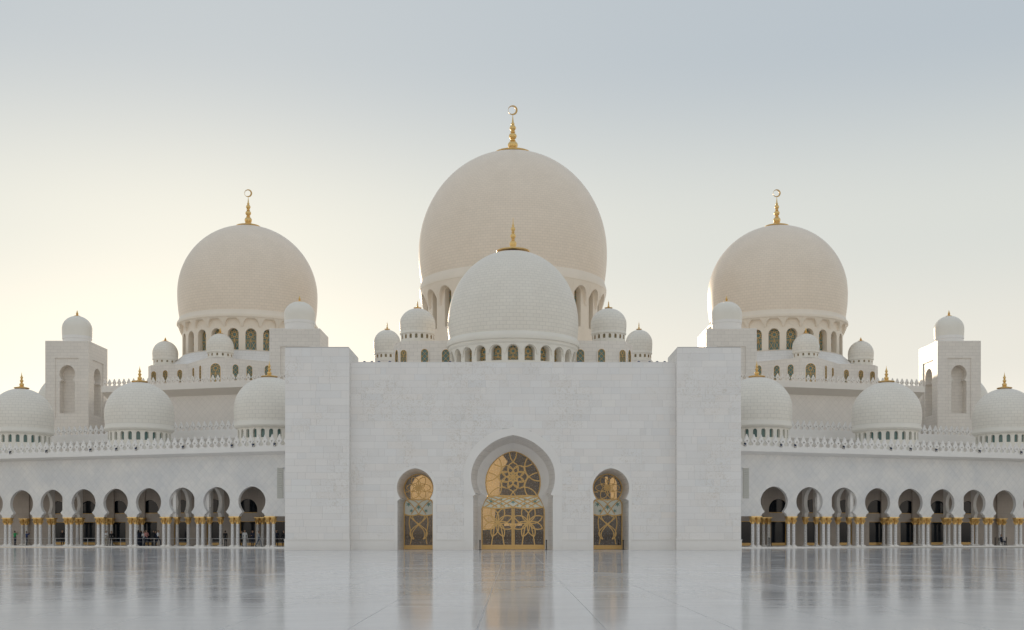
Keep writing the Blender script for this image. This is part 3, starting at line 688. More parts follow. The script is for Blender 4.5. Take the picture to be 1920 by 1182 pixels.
def glazed_door(outline, cx, zb0, zb1, main):
    inn = resample(outline, 90)
    d = MB().poly(FD, inn, -0.06, 0.0).build('door', M_DGLASS, portal)
    xs = lambda z: half_at(outline, cx, z)
    top = max(p[1] for p in outline)
    inside = lambda x, z: 0.02 < z < top - 0.03 and abs(x - cx) < xs(z) - 0.03
    MB().ribbon(FD, [(cx + (a - cx) * 0.985, z) for a, z in inn], 0.13 if main else 0.10, -0.02, 0.10).build('frame', M_BRONZE, d)
    lat = MB(); lo = MB(); ed = [MB(), MB()]; bw = 0.105 if main else 0.085; T0, T1 = 0.0, 0.06
    # enamelled band
    zs = [zb0 + (zb1 - zb0) * i / 10 for i in range(11)]
    sag = [(cx + (i / 12 * 2 - 1) * (xs(zb0 + 0.02) - 0.04), zb0 - 0.14 * abs(math.sin(math.pi * i / 6))) for i in range(13)]
    band = [(cx - xs(z) + 0.05, z) for z in reversed(zs)] + sag + [(cx + xs(z) - 0.05, z) for z in zs]
    bt = [(cx + (1 - i / 12 * 2) * (xs(zb1) - 0.05), zb1 + 0.07 * abs(math.sin(math.pi * i / 6))) for i in range(13)]
    bp = MB().poly(FD, band + bt[1:-1], 0.0, 0.03).build('enamel_band', M_WGLASS, d)
    st = MB(); W_ = xs((zb0 + zb1) / 2); zc = (zb0 + zb1) / 2
    for fx, fz, r in ((0, 0, 0.30), (-0.75, 0.05, 0.36), (0.75, 0.05, 0.36), (-0.42, 0.45, 0.22), (0.42, 0.45, 0.22), (-0.4, -0.5, 0.22), (0.4, -0.5, 0.22), (-0.15, -0.62, 0.18), (0.15, -0.62, 0.18)) if main else ((0, 0, 0.34), (-0.68, 0.4, 0.30), (0.68, 0.4, 0.30), (-0.5, -0.52, 0.24), (0.5, -0.52, 0.24)):
        star(st, FD, cx + fx * W_, zc + fz * (zb1 - zb0) / 2, r, 0.042)
    put('flower_inlay', st.mesh('flower_inlay', M_INLAY), d)
    bl = MB(); inb = lambda x, z: zb0 - 0.1 < z < zb1 + 0.04 and abs(x - cx) < xs(min(max(z, zb0), zb1)) - 0.04
    h = zb1 - zb0
    for q in ((-0.5, 0.5) if main else (0,)):
        for sg in (-1, 1):
            for o in (0.0, 0.55, 1.1) if main else (0.0, 1.0):
                line = [(cx + q * W_ * 1.0 + sg * (o * W_ * 0.5 - W_ * 0.5 + W_ * f), zb0 + h * (math.sin(math.pi * 0.5 * f))) for f in [i / 16 for i in range(17)]]
                clipped(bl, FD, line, inb, bw, 0.03, 0.075)
    bl.ribbon(FD, sag, bw * 1.3, 0.0, 0.09); bl.ribbon(FD, bt, bw * 1.3, 0.0, 0.09); bl.build('band_lattice', M_BRONZE, d)
    # rosette in the arch
    if main:
        cz = 7.12
        for n, r0, r1, w, off in ((8, 0.05, 0.62, 0.15, 0), (8, 0.30, 1.18, 0.24, 0.5), (8, 0.72, 1.42, 0.42, 0.0)):
            for k in range(n):
                for l in petal(0, cz, 2 * math.pi * (k + off) / n + math.pi / 2, r0, r1, w): clipped(lat, FD, l, inside, bw * 0.8, T0, T1)
        for k in range(8):
            a = 2 * math.pi * (k + 0.5) / 8 + math.pi / 2
            for rr in (1.40,): clipped(lat, FD, arc(2.75 * math.cos(a), cz + 2.6 * math.sin(a), rr, 0, 360, 60), lambda x, z: inside(x, z) and z > zb1 + 0.05 and math.hypot(x, z - cz) > 1.25, bw, T0, T1)
        for sx in (-1, 1):                                        # leaf flowers on both leaves
            lf = MB()
            fx, fz = sx * 1.50, 2.65
            for k in range(8):
                a = R(90 + k * 45 + 22.5)
                for l in petal(fx, fz, a, 0.0, 1.50, 0.34): clipped(lf, FD, l, lambda x, z: inside(x, z) and z < zb0 - 0.05 and x * sx > 0.06, bw, T0, T1)
            for o in (-0.12, 0.12):
                clipped(lf, FD, [(fx + o + (o * 4.2) * (1 - f) ** 0.6 * (1 if o * sx > 0 else 1), 0.4 + (fz - 0.4) * f) for f in [i / 14 for i in range(15)]], inside, bw, T0, T1)
            lf.build('lattice', M_BRONZE, d)
            MB().fbox(FD, min(sx * 0.02, sx * 0.15), max(sx * 0.02, sx * 0.15), 0, 0.10, 0.02, zb0 - 0.12).build('stile', M_BRONZE, d)
    else:
        cz = 6.05
        for n, r0, r1, w, off in ((6, 0.0, 0.70, 0.20, 0.0), (6, 0.18, 1.20, 0.34, 0.5)):
            for k in range(n):
                for l in petal(cx, cz, 2 * math.pi * (k + off) / n + math.pi / 2, r0, r1, w): clipped(lat, FD, l, lambda x, z: inside(x, z) and z > zb1, bw * 0.8, T0, T1)
        for sg in (-1, 1):
            for amp, ph in ((0.62, 0), (0.95, 1)):
                line = [(cx + sg * (amp * math.cos(math.pi * 1.25 * f + 0.15 * ph) * (1 if ph == 0 else 0.9)), zb0 - 0.1 - (zb0 - 1.1) * f) for f in [i / 24 for i in range(25)]]
                clipped(lo, FD, line, inside, bw, T0, T1)
            clipped(ed[sg > 0], FD, [(cx + sg * (0.82 + 0.10 * math.sin(math.pi * 2 * f)), zb0 - 0.1 - (zb0 - 0.6) * f) for f in [i / 20 for i in range(21)]], inside, bw, T0, T1)
            clipped(lat, FD, [(cx + sg * (1.42 - 0.5 * f), cz - 0.45 + 0.06 * f) for f in [i / 6 for i in range(7)]], inside, bw, T0, T1)
        lo.build('lattice', M_BRONZE, d)
        for e in ed: e.build('stile', M_BRONZE, d)
    lat.build('lattice', M_BRONZE, d)
    hw = xs(0.2) - 0.06
    MB().fbox(FD, cx - hw, cx + hw, 0.0, 0.085, 0.02, 0.46 if main else 0.42).build('kick_panel', M_BRONZE, d)
glazed_door(MAIN3, 0.0, 4.15, 5.20, True)
for s in (-1, 1): glazed_door(SIDE[s][2], s * 9.26, 3.45, 4.85, False)

# ------------------------------------------------------------------ prayer hall behind: walls, terraces, small domes
hall = empty('prayer_hall', (0, 150, 0)); tag(hall, 'white prayer hall rising in tiers behind the arcades and portal', 'building')
MB().box(-60, 60, 172, 235, 0, 21.0).box(-20, 20, 150, 172.02, 0, 20.8).build('body', M_PLAIN, hall)
def facets(parent, pts, z0, ztop, name, wins=(), roof_to=None, m=M_WARM):
    """pts = [(px, Y)] along the front; wins = [(facet, px, sill py, top py, half px, kind)]"""
    P = [(XX(px, Y), Y) for px, Y in pts]
    if P[0][0] > P[-1][0]: P = P[::-1]; flip = True
    else: flip = False
    n = len(P); mb = MB(); back = roof_to or (max(y for x, y in P) + 6)
    ring = P + [(P[-1][0], back), (P[0][0], back)]
    k = len(ring); vs = [(x, y, z0) for x, y in ring] + [(x, y, ztop) for x, y in ring]
    fs = [(i, (i + 1) % k, (i + 1) % k + k, i + k) for i in range(k)] + [tuple(range(k, 2 * k)), tuple(range(k - 1, -1, -1))]
    o = mb.add(vs, fs).build(name, m, parent)
    for fi, px, sill, top, hw, kind in wins:
        i = (n - 2 - fi) if flip else fi
        (x0, y0), (x1, y1) = P[i], P[i + 1]
        r = (px - PX0) / F; d = Vector((x1 - x0, y1 - y0)); t = (r * y0 - x0) / (d.x - r * d.y); X, Y = x0 + d.x * t, y0 + d.y * t
        fr = Fr((X, Y), d); mm = Y / F / max(0.4, abs(fr.d.x)); zs = ZZ(sill, Y); h = ZZ(top, Y) - zs; w = hw * mm
        arch = lambda w, h: [(-w, zs)] + [(-w * math.cos(math.pi * j / 12), zs + h - w + w * math.sin(math.pi * j / 12)) for j in range(13)] + [(w, zs)]
        MB().poly(fr, arch(w * 1.25, h + w * 0.25), -0.1, 0.12, holes=[arch(w, h)]).build('window_surround', M_SMOOTH, parent)
        window(parent, fr, 0, zs, w, h, 0.03, kind)
    return o
for s in (-1, 1):
    X = lambda px: PX0 + s * (PX0 - px)           # mirror a column of the sunset side
    zt = ZZ(671, 168)
    facets(hall, [(X(278), 177), (X(283), 175.5), (X(352), 174), (X(389), 168), (X(422.5), 168), (X(540), 173.5)], 14, zt, 'terrace',
           [(1, X(289), 716, 697, 4.5, 'star'), (1, X(310.6), 717, 695, 4.5, 'star'), (1, X(337.8), 717, 694, 4.5, 'star'), (2, X(364), 710, 690, 2.2, 'net'), (2, X(377), 714, 686, 2.2, 'net'),
            (3, X(404.5), 716, 682, 9, 'star'), (4, X(441), 712, 684, 4.5, 'net'), (4, X(467), 712, 686, 4.5, 'net'), (4, X(501), 712, 686, 4.5, 'net')], roof_to=200)
    lab = 'sunset' if s < 0 else 'blue sky'
    m = 185 / F; cx = XX(961 + s * 495.5, 185)
    MB().lathe([(10.2, ZZ(676, 185)), (12.9, zt - 0.2)], cx, 185, 64).build('sloped_roof', M_PLAIN, hall, smooth=30)
    tall = 'small dome on the terrace below the %s great dome, ' % lab
    dome(tall + 'before the drum windows', X(413), 171, 25, 652, 626, 661, 24.3, [(23.5, 658), (25, 660), (25, 663), (23.5, 664)],
         (23.3, 663.5, 674, 14, 670, 665, 1.7, None, 'net'), (615, 6, 1.6), 'small terrace domes', seg=40, simple=True)
    dome(tall + 'at the terrace corner', X(310), 179, 23.5, 664, 640, 674, 22.6, [(21.8, 671), (23.3, 673), (23.3, 676), (21.8, 677)],
         (21.8, 676.5, 688, 14, 682, 678, 1.7, None, 'net'), (633, 5.5, 1.5), 'small terrace domes', seg=40, simple=True)
    # upper wall with overhanging cornice
    p0, p1 = Vector((XX(X(540), 151), 151)), Vector((XX(X(201.6), 158.5), 158.5)); fu = Fr(p0, p1 - p0); Lu = (p1 - p0).length
    MB().fbox(fu, -2, Lu, -16, 0, 0, ZZ(737, 152)).build('upper_wall', M_WDIAG, hall)
    cornice(hall, fu, -2, Lu, ZZ(727, 152), ZZ(716, 152), ZZ(738, 152), 1.3)
    row_of_merlons(hall, fu, -2, Lu, ZZ(716, 152), 0.74, 0.98, 1.25)
    # central group
    facets(hall, [(X(738), 139), (X(752), 135.5), (X(848), 135)], 10, ZZ(639.5, 135.3), 'terrace',
           [(0, X(745.5), 680, 657, 4, 'net'), (1, X(757), 680, 657, 5.5, 'star'), (1, X(796.5), 680, 655, 6.5, 'net'), (1, X(836), 680, 656, 7, 'net')], roof_to=160)
    dome('medium dome beside the portal dome, on the flank towards the %s' % lab, X(783), 139, 33.5, 609, 579, 626, 32.3, [(31.4, 622), (33, 625), (33, 628), (31.2, 630)],
         (31, 629, 645, 18, 638.5, 630.5, 2.4, None, 'net'), (565, 7.5, 2.0), 'domes flanking the portal dome', seg=48)
    facets(hall, [(X(699), 153), (X(703), 151), (X(752), 151)], 10, ZZ(675, 151), 'terrace', roof_to=170)
    dome('lower outer dome half behind its larger neighbour, towards the %s' % lab, X(726), 155, 25, 644, 619, 663, 23.8, [(23.2, 660), (24.6, 662), (24.6, 664.5), (23.2, 666)],
         (23, 665.5, 682, 16, 673, 667, 2.0, None, 'net'), (605, 5.5, 1.6), 'domes flanking the portal dome', seg=40)
    # far low dome showing past the outer tower
    dome('distant dome mostly hidden by the outer tower, towards the %s' % lab, X(135), 205, 62, 760, 700, 790, 60, [(59, 786), (62, 789), (62, 794), (58, 796)],
         (57, 795, 830, 0, 0, 0, 0, None, ''), (672, 14, 3.2), 'low domes along the arcade roof', seg=48)

# ------------------------------------------------------------------ towers
def tower(s, pxl, pxr, Y, dpt, ztop_py, panel, key, dm, label):
    X = lambda px: PX0 + s * (PX0 - px)
    x0, x1 = sorted((XX(X(pxl), Y), XX(X(pxr), Y))); zt = ZZ(ztop_py, Y); m = Y / F; w = x1 - x0; cx = (x0 + x1) / 2
    root = empty('tower', (cx, Y + dpt / 2, 9.9)); tag(root, label, 'tower', 'domed corner towers')
    z0 = 9.9
    MB().box(x0 + 1.5, x1 - 1.5, Y + 1.5, Y + dpt - 1.5, z0, zt - 0.05).build('core', M_WARM, root)
    pl, pr, pt, pb = panel; kx, kw, kc, ka, kn, kj, kb = key
    kz = lambda py: ZZ(py, Y)
    fr = Fr((cx, Y), (1, 0)); hw = w / 2
    inset = (pl - pxl) * m; phw = hw - inset
    kh = keyhole(kw * m, kz(ka) - kz(kc), kz(kc), kz(kn), kj * m, kz(kb), point=0.03, corbel=[(kj * m, kz(kn) - 0.25), (kw * m * 0.80, kz(kn) - 0.02)])
    for f, h2, sc_ in ((fr, hw, 1.0), (Fr((x1 if s < 0 else x0, Y + dpt / 2), (0, 1)), dpt / 2, dpt / w)):
        if f is not fr: f.n = Vector((1 if s < 0 else -1, 0, 0))
        e = 0.0 if f is fr else -0.12
        rect = [(-h2 - (0 if f is fr else e), z0), (h2 + (0 if f is fr else e), z0), (h2 + (0 if f is fr else e), zt), (-h2 - (0 if f is fr else e), zt)]
        q = (h2 - inset * sc_) * 0.94
        pan = [(-q, kz(pb)), (q, kz(pb)), (q, kz(pt)), (-q, kz(pt))]
        MB().poly(f, rect, -0.12, 0.0, holes=[pan]).build('face', M_WARM, root)
        k2 = [(a * sc_ * 0.97, z) for a, z in kh]
        e2 = 0.13 if f is fr else 1.52
        r2 = [(-h2 + e2, z0 + 0.01), (h2 - 0.13, z0 + 0.01), (h2 - 0.13, zt - 0.02), (-h2 + e2, zt - 0.02)]
        MB().poly(f, r2, -1.5, -0.125, holes=[k2]).build('niche_panel', M_WARM, root)
    bx = (x0 - 0.0 if s < 0 else x1)
    MB().box(min(bx, bx + (0.1 if s < 0 else -0.1)), max(bx, bx + (0.1 if s < 0 else -0.1)), Y + 0.13, Y + dpt - 0.13, z0, zt).box(x0 + 0.11, x1 - 0.11, Y + dpt - 0.12, Y + dpt, z0, zt).build('rear_face', M_WARM, root)
    MB().box(x0 + 0.01, x1 - 0.01, Y + 0.01, Y + dpt - 0.01, zt, zt + 0.06).build('coping', M_SMOOTH, root)
    dpx, Rp, wd, ap, bs, bt, ft = dm; Yd = Y + dpt / 2; md = Yd / F; zz = lambda py: ZZ(py, Yd)
    c = cx
    d = MB().lathe(shell_prof(Rp * md, zz(wd), zz(ap), zz(bs), Rp * md * 0.97), c, Yd, 44).build('cupola', M_DOMESM, root, smooth=True, domeuv=(c, Yd, Rp * md))
    MB().lathe([(Rp * md * 0.95, zz(bs - 6)), (Rp * md * 0.985, zz(bs - 5)), (Rp * md * 0.985, zz(bs)), (Rp * md * 0.95, zz(bs + 1.5)), (Rp * md * 0.94, zt + 0.03)], c, Yd, 44).build('cupola_drum', M_SMOOTH, d, smooth=30)
    finial(d, c, Yd, zz(ap), zz(ft) - zz(ap), 6 * md, 2.6 * md, SIMPLE)
for s in (-1, 1):
    side = 'sunset glow' if s < 0 else 'blue sky'
    tower(s, 84.8, 166, 165, 7.8, 640, (101.7, 148, 671.6, 786), (125, 15.2, 701, 685, 713, 14.6, 775), (146, 27, 618, 593, 637, 641, 582), 'free-standing domed tower with blind niche at the outer roof edge, towards the %s' % side)
    tower(s, 505, 600, 150, 6.9, 617, (524, 581, 650, 786), (552, 17, 686, 668, 700, 16.5, 775), (562, 29, 592, 566, 608, 617, 555), 'domed tower with blind niche rising behind the portal buttress, towards the %s' % side)


# added self-glowing panels behind the glass, standing in for the golden interior light
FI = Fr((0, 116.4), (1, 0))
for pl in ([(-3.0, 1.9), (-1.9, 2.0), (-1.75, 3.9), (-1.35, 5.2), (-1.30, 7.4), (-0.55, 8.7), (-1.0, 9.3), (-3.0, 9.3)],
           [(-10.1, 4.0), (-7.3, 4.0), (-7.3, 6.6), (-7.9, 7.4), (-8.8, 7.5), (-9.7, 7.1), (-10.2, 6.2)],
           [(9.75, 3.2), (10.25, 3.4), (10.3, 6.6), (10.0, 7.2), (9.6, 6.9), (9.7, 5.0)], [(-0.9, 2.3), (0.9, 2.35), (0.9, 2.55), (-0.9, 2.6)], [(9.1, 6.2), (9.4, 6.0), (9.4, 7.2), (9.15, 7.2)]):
    MB().poly(FI, pl, -0.1, 0.0).build('interior_glow_panel', M_GLOW, portal)

# ------------------------------------------------------------------ small things
def on_wing(s, px, t):
    fr = FRW[s]; r = (px - PX0) / F
    a = (r * (fr.o.y + fr.n.y * t) - (fr.o.x + fr.n.x * t)) / (fr.d.x - r * fr.d.y)
    return fr.p(a, 0, t), a
# barrier railing inside the sunset-side arcade
fr = FRW[-1]; _, aa = on_wing(-1, 534, -1.1); _, ab = on_wing(-1, -12, -1.1)
rail = empty('barrier_railing', fr.p((aa + ab) / 2, 0.15, -1.1)); tag(rail, 'thin pale metal barrier railing running behind the columns', 'railing')
n = int((ab - aa) / 1.49)
for i in range(n + 1):
    a = aa + (ab - aa) * i / n
    MB().tube([fr.p(a, 0.15, -1.1), fr.p(a, 1.0, -1.1)], 0.022, 6).build('post', M_STEEL, rail)
for z, r in ((1.0, 0.03), (0.62, 0.010)): MB().tube([fr.p(aa, z, -1.1), fr.p(ab, z, -1.1)], r, 6).build('rail', M_STEEL, rail)
# black queue posts
def queue_post(p, label, h=0.95):
    root = empty('queue_post', p); tag(root, label, 'post', 'black queue posts')
    x, y, z = p
    MB().lathe([(0.001, z), (0.17, z), (0.17, z + 0.025), (0.05, z + 0.05), (0.05, z + 0.07)], x, y, 16).build('base', M_DARK, root, smooth=30)
    MB().lathe([(0.05, z + 0.06), (0.052, z + h - 0.12), (0.07, z + h - 0.11), (0.07, z + h), (0.001, z + h + 0.01)], x, y, 14).build('pole', M_DARK, root, smooth=30)
for px, Y, lab in ((900, 112.2, 'black post at the main doorway, beside the jamb towards sunset'), (1024.5, 112.2, 'black post at the main doorway, beside the jamb towards blue sky'), (1168.5, 112.6, 'black post inside the side doorway towards blue sky')):
    queue_post((XX(px, Y), Y, 0.0), lab)
for px, t, lab in ((1418.6, -0.9, 'black post between the first paired columns beside the portal'), (1442, -2.2, 'black post of a close pair inside the first arch'), (1446, -2.2, 'black post of a close pair inside the first arch'),
                   (1866, -2.0, 'black post beside the seated figure, nearer the portal'), (1887, -2.0, 'black post beside the seated figure, farther from the portal')):
    p, _ = on_wing(1, px, t); queue_post((p[0], p[1], 0.15), lab)
# floodlights
def floodlight(p, fr_n, label, m, group, r=0.14):
    root = empty('floodlight', p); tag(root, label, 'floodlight', group); x, y, z = p
    rz = math.atan2(fr_n[1], fr_n[0]) + math.pi / 2
    def part(name, mb, mm, **k):
        o = put(name, mb.mesh(name, mm, **k)); o.parent = root; o.rotation_euler = (0, 0, rz)
    part('bracket', MB().box(-r - 0.03, -r, -0.02, 0.02, 0, 0.22).box(r, r + 0.03, -0.02, 0.02, 0, 0.22).box(-r - 0.03, r + 0.03, -0.03, 0.03, -0.02, 0.0), M_DARK)
    h = MB().lathe([(0.001, -0.16), (r * 0.7, -0.15), (r, 0.02), (r, 0.12), (r * 0.9, 0.12)], 0, 0, 16); l = MB().lathe([(r * 0.9, 0.10), (0.5 * r, 0.125), (0.001, 0.135)], 0, 0, 16)
    for mb in (h, l): mb.v = [(a, -c * 0.94 - b * 0.34, b * 0.94 - c * 0.34 + 0.24) for a, b, c in mb.v]
    part('housing', h, m, smooth=40); part('lens', l, M_BLUE, smooth=True)
for s, cols in ((-1, (19, 87, 169.5, 218, 255, 343, 435, 475, 515)), (1, (1397, 1464.5, 1491, 1582, 1670.6, 1707.5, 1755.5, 1837, 1915))):
    for px in cols:
        p, _ = on_wing(s, px, 1.12); floodlight((p[0], p[1], 10.78), FRW[s].n, 'small blue-lensed floodlight among the arcade parapet merlons, %s' % ('sunset side' if s < 0 else 'blue-sky side'), M_DARK, 'floodlights on the arcade parapets', 0.10)
for px in (683.5, 697.5, 710.6, 731, 844, 1084, 1197.5, 1217.8, 1232, 1246):
    floodlight((XX(px, 113), 113, ZW + 0.05), (0, -1), 'small %s floodlight on the flat portal roof, %s' % ('grey' if px in (683.5, 697.5, 1217.8, 1232, 1246) else 'blue-bodied', 'beside the portal dome drum' if 800 < px < 1100 else 'sunset end' if px < 900 else 'blue-sky end'), M_GREY if px in (683.5, 697.5, 1217.8, 1232, 1246) else M_BLUE, 'floodlights on the portal roof', 0.16)
# line-array loudspeakers hung beside the buttresses
for s in (-1, 1):
    X = lambda px: PX0 + s * (PX0 - px)
    x0, x1 = sorted((XX(X(519.5), 122), XX(X(530), 122))); z0, z1 = ZZ(935, 122), ZZ(878, 122); n = 14
    root = empty('loudspeaker', ((x0 + x1) / 2, 122, z0)); tag(root, 'tall grey line-array loudspeaker hung beside the buttress, %s side' % ('sunset' if s < 0 else 'blue-sky'), 'loudspeaker', 'line-array loudspeakers')
    for i in range(n):
        a = z0 + (z1 - z0) * i / n
        MB().box(x0, x1, 122, 122.45, a + 0.012, a + (z1 - z0) / n - 0.012).build('speaker_cabinet', M_SPK, root)
    MB().box(x0 - 0.03, x1 + 0.03, 121.95, 122.5, z1, z1 + 0.07).build('flying_frame', M_STEEL, root)
    xi = x1 if s < 0 else x0; xe = -XO if s < 0 else XO
    MB().tube([(xi + s * 0.1, 122.2, z1 + 0.05), (xe, 122.2, z1 + 0.05)], 0.045, 6).tube([(xi, 122.2, z1 - 0.0), (xe, 122.2, z1 - 1.4)], 0.03, 6).build('bracket', M_STEEL, root)

# ------------------------------------------------------------------ people
def fabric(name, c):
    m = mat(name, c, 0.85)[0]; return m
M_SKIN = fabric('skin', (0.42, 0.27, 0.19)); M_HAIR = fabric('dark_hair', (0.015, 0.012, 0.01)); M_SHOE = fabric('shoe', (0.03, 0.03, 0.03))
FAB = {k: fabric(k + '_cloth', c) for k, c in dict(green=(0.03, 0.36, 0.12), blue=(0.03, 0.05, 0.16), navy=(0.012, 0.02, 0.045), black=(0.012, 0.012, 0.015), white=(0.72, 0.72, 0.72), beige=(0.42, 0.36, 0.28), pink=(0.55, 0.26, 0.24), grey=(0.30, 0.32, 0.34), jeans=(0.05, 0.08, 0.14)).items()}
def capsule(mb, a, b, r0, r1):
    a, b = Vector(a), Vector(b); d = (b - a); L = d.length; d = d / L if L > 1e-6 else Vector((0, 0, 1))
    pts, rs = [], []
    for i in range(5): t = math.pi / 2 * (1 - i / 4); pts.append(a - d * r0 * math.sin(t) * 0.999); rs.append(max(0.002, r0 * math.cos(t)))
    for i in range(5): t = math.pi / 2 * i / 4; pts.append(b + d * r1 * math.sin(t) * 0.999); rs.append(max(0.002, r1 * math.cos(t)))
    mb.tube(pts, rs, 10)
def person(px, s, t, rz, label, top, bottom, arms='down', legs='stand', robe=False, veil=False, H=1.72, group='visitors in the arcade', sit=False, z=0.15):
    k = H / 1.72; C = []                                              # capsules: a, b, r0, r1, tag
    def cap(a, b, r0, r1, tg): C.append((Vector(a), Vector(b), r0, r1, tg))
    st = 0.30 if legs == 'walk' else 0.0; hz = 0.93
    for sx in (-1, 1):
        hip = Vector((sx * 0.09, 0, hz))
        if sit: hip.z = 0.50; kn = Vector((sx * 0.11, -0.42, 0.50)); an = Vector((sx * 0.11, -0.40, 0.09))
        else: kn = Vector((sx * 0.10, -0.04 - sx * st * 0.55, 0.49)); an = Vector((sx * 0.10, 0.02 - sx * st * 1.0 + (0.05 if st else 0), 0.09))
        cap(hip, kn, 0.095, 0.062, 2); cap(kn, an, 0.06, 0.042, 2)
        cap(an + Vector((0, 0.03, -0.045)), an + Vector((sx * 0.02, -0.17, -0.055)), 0.042, 0.034, 4)
    dz = -0.43 if sit else 0.0
    cap((-0.07, 0, 0.96 + dz), (0.07, 0, 0.96 + dz), 0.12, 0.12, 2); cap((0, 0, 1.0 + dz), (0, 0.01, 1.15 + dz), 0.135, 0.13, 1)
    cap((-0.05, 0.01, 1.30 + dz), (0.05, 0.01, 1.30 + dz), 0.145, 0.145, 1); cap((-0.14, 0.01, 1.41 + dz), (0.14, 0.01, 1.41 + dz), 0.068, 0.068, 1)
    cap((0, 0.01, 1.44 + dz), (0, -0.005, 1.54 + dz), 0.055, 0.052, 3 if veil else 0)
    cap((0, -0.01, 1.585 + dz), (0, 0.005, 1.645 + dz), 0.078, 0.090, 0); cap((0, 0.028, 1.62 + dz), (0, 0.025, 1.665 + dz), 0.092, 0.086, 3)
    cap((0, -0.085, 1.60 + dz), (0, -0.10, 1.588 + dz), 0.014, 0.016, 0)
    for sx in (-1, 1):
        cap((sx * 0.085, 0.01, 1.60 + dz), (sx * 0.088, 0.012, 1.625 + dz), 0.018, 0.018, 3 if veil else 0); cap((sx * 0.032, -0.082, 1.625 + dz), (sx * 0.034, -0.082, 1.625 + dz), 0.012, 0.012, 3)
    cap((-0.02, -0.084, 1.555 + dz), (0.02, -0.084, 1.555 + dz), 0.011, 0.011, 0)
    if veil: cap((0, 0.03, 1.64 + dz), (0, 0.05, 1.36 + dz), 0.108, 0.13, 3)
    if robe:
        cap((0, 0.0, 1.05), (0, 0.02, 0.16), 0.155, 0.23, 1)
    for sx in (-1, 1):
        sh = Vector((sx * 0.19, 0.01, 1.40 + dz)); mode = arms
        if mode == 'up': el = sh + Vector((sx * 0.10, -0.20, -0.10)); wr = el + Vector((-sx * 0.16, -0.12, 0.22))
        elif mode == 'front': el = sh + Vector((sx * 0.05, -0.05, -0.27)); wr = el + Vector((-sx * 0.10, -0.22, 0.04))
        elif mode == 'walk': el = sh + Vector((sx * 0.05, sx * 0.12, -0.26)); wr = el + Vector((0, sx * 0.06 - 0.10, -0.22))
        else: el = sh + Vector((sx * 0.06, 0.02, -0.28)); wr = el + Vector((sx * 0.01, -0.05, -0.25))
        cap(sh, el, 0.056, 0.043, 1); cap(el, wr, 0.042, 0.030, 1 if robe else 0 if top in ('white', 'green') else 1)
        d = (wr - el).normalized(); pm = wr + d * 0.075; cap(wr + d * 0.02, pm, 0.030, 0.036, 0)
        q = d.cross(Vector((0, 1, 0.3))).normalized()
        for j, ln in enumerate((0.065, 0.078, 0.072, 0.055)):
            b0 = pm + q * (j - 1.5) * 0.021; b1 = b0 + d * ln * 0.55; cap(b0, b1, 0.0105, 0.010, 0); cap(b1, b1 + (d * 0.8 + Vector((0, -0.6, 0))).normalized() * ln * 0.45, 0.010, 0.009, 0)
        cap(wr + d * 0.03 - q * 0.02, wr + d * 0.075 - q * 0.055, 0.013, 0.011, 0)
    mb = MB()
    for a, b, r0, r1, tg in C: capsule(mb, a * k, b * k, r0 * k, r1 * k)
    me = bpy.data.meshes.new('person'); me.from_pydata(mb.v, [], mb.f); o = bpy.data.objects.new('person', me); COL.objects.link(o)
    md = o.modifiers.new('r', 'REMESH'); md.mode = 'VOXEL'; md.voxel_size = 0.015
    ev = o.evaluated_get(bpy.context.evaluated_depsgraph_get()); nm = bpy.data.meshes.new_from_object(ev); o.modifiers.clear(); o.data = nm
    n = len(nm.polygons); ce = np.empty(n * 3); nm.polygons.foreach_get('center', ce); ce = ce.reshape(-1, 3); best = np.full(n, 9.0); idx = np.zeros(n, int)
    for a, b, r0, r1, tg in C:
        A, B = np.array(a * k), np.array(b * k); ab = B - A; f = np.clip(((ce - A) @ ab) / max(1e-9, ab @ ab), 0, 1)
        dd = np.linalg.norm(ce - A - f[:, None] * ab, axis=1) - k * (r0 + (r1 - r0) * f); w = dd < best; best[w] = dd[w]; idx[w] = tg
    for m in (M_SKIN, FAB[top], FAB[bottom], FAB['black'] if veil else M_HAIR, M_SHOE): nm.materials.append(m)
    nm.polygons.foreach_set('material_index', idx.astype(np.int32)); nm.polygons.foreach_set('use_smooth', [True] * n)
    p, _ = on_wing(s, px, t); o.location = (p[0], p[1], z); o.rotation_euler = (0, 0, rz)
    tag(o, label, 'person', group); return o
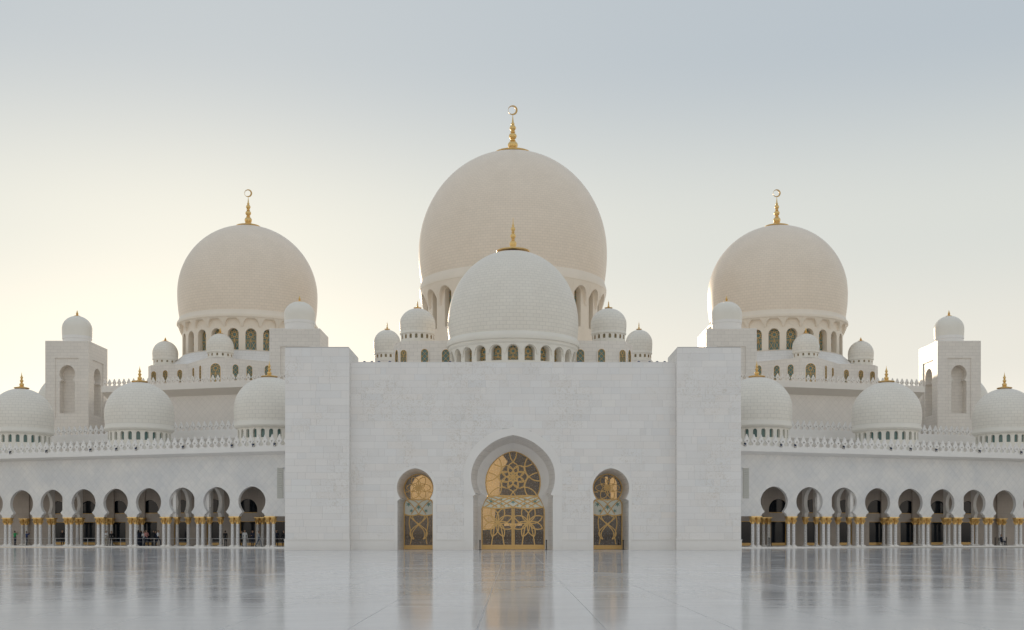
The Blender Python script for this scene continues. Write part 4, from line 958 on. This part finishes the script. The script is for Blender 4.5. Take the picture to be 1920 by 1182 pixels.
PP = [(28, -1.9, 2.6, 'person in green top raising both hands to take a photo', 'green', 'navy', 'up', 'stand', 0, 0),
      (50, -1.9, 2.2, 'person in dark blue top raising both hands beside the person in green', 'blue', 'navy', 'up', 'stand', 0, 0),
      (117, -2.2, 0.4, 'person in black half hidden by a column pair', 'black', 'black', 'down', 'stand', 0, 0),
      (199, -1.7, -0.3, 'person in white shirt and beige trousers beside a companion in black', 'white', 'beige', 'front', 'stand', 0, 0),
      (209, -1.8, 0.5, 'person in black clothes next to the person in beige trousers', 'black', 'black', 'down', 'walk', 0, 0),
      (260, -1.6, 2.8, 'person in navy robe with both arms raised at the head of the group', 'navy', 'navy', 'up', 'stand', 1, 1),
      (265.5, -2.0, 1.2, 'veiled person in long navy robe within the group of visitors', 'navy', 'navy', 'down', 'stand', 1, 1),
      (270, -1.7, 0.2, 'person in white top and jeans within the group of visitors', 'white', 'jeans', 'front', 'stand', 0, 0),
      (274.5, -1.5, 0.8, 'person in pink top and dark trousers within the group of visitors', 'pink', 'navy', 'front', 'walk', 0, 0),
      (287.5, -1.5, 0.3, 'veiled person in long black robe beside a glazed door', 'black', 'black', 'down', 'stand', 1, 1),
      (291.5, -2.0, -0.5, 'person in dark blue top behind the black-robed person', 'blue', 'navy', 'down', 'stand', 0, 0),
      (297, -1.6, 1.4, 'person in white shirt and dark trousers striding beside a column', 'white', 'navy', 'walk', 'walk', 0, 0),
      (422.5, -1.8, 3.0, 'person in dark suit standing with back turned by the railing', 'black', 'black', 'down', 'stand', 0, 0),
      (453, -1.9, 0.6, 'person in black clothes beside the person in white robe', 'black', 'black', 'down', 'stand', 0, 0),
      (459, -1.6, 0.2, 'person in long white robe standing by the railing', 'white', 'white', 'down', 'stand', 1, 0),
      (473.5, -2.0, -0.4, 'person in navy clothes between the white robe and the walker', 'navy', 'navy', 'front', 'stand', 0, 0),
      (485.5, -1.6, 1.5, 'person in grey shirt and jeans walking along the railing', 'grey', 'jeans', 'walk', 'walk', 0, 0),
      (518.5, -1.9, 0.3, 'person in dark clothes in the last opening, next to the column pair', 'navy', 'black', 'down', 'stand', 0, 0),
      (532, -1.9, 0.2, 'person in black partly hidden by the portal buttress', 'black', 'black', 'down', 'stand', 0, 0)]
for i, (px, t, rz, lab, top, bot, arms, legs, robe, veil) in enumerate(PP):
    person(px, -1, t, rz, lab, top, bot, arms, legs, bool(robe), bool(veil), H=(1.72, 1.66, 1.78)[i % 3])
person(1877.5, 1, -2.2, 0.9, 'person in dark clothes sitting on a chair under the far arch', 'navy', 'navy', 'front', 'stand', sit=True)
p, _ = on_wing(1, 1877.5, -2.2)
ch = empty('chair', (p[0], p[1], 0.15)); ch.rotation_euler = (0, 0, 0.9); tag(ch, 'dark simple chair under the seated person', 'chair')
for nm, mb in [('seat', MB().box(-0.22, 0.22, -0.20, 0.24, 0.36, 0.40)), ('backrest', MB().box(-0.21, 0.21, 0.21, 0.24, 0.55, 0.88))] + \
        [('leg', MB().box(x, x + 0.035, y, y + 0.035, 0, 0.36 if y < 0 else 0.86)) for x in (-0.22, 0.185) for y in (-0.20, 0.245)]:
    o = put(nm, mb.mesh(nm, M_DARK)); o.parent = ch
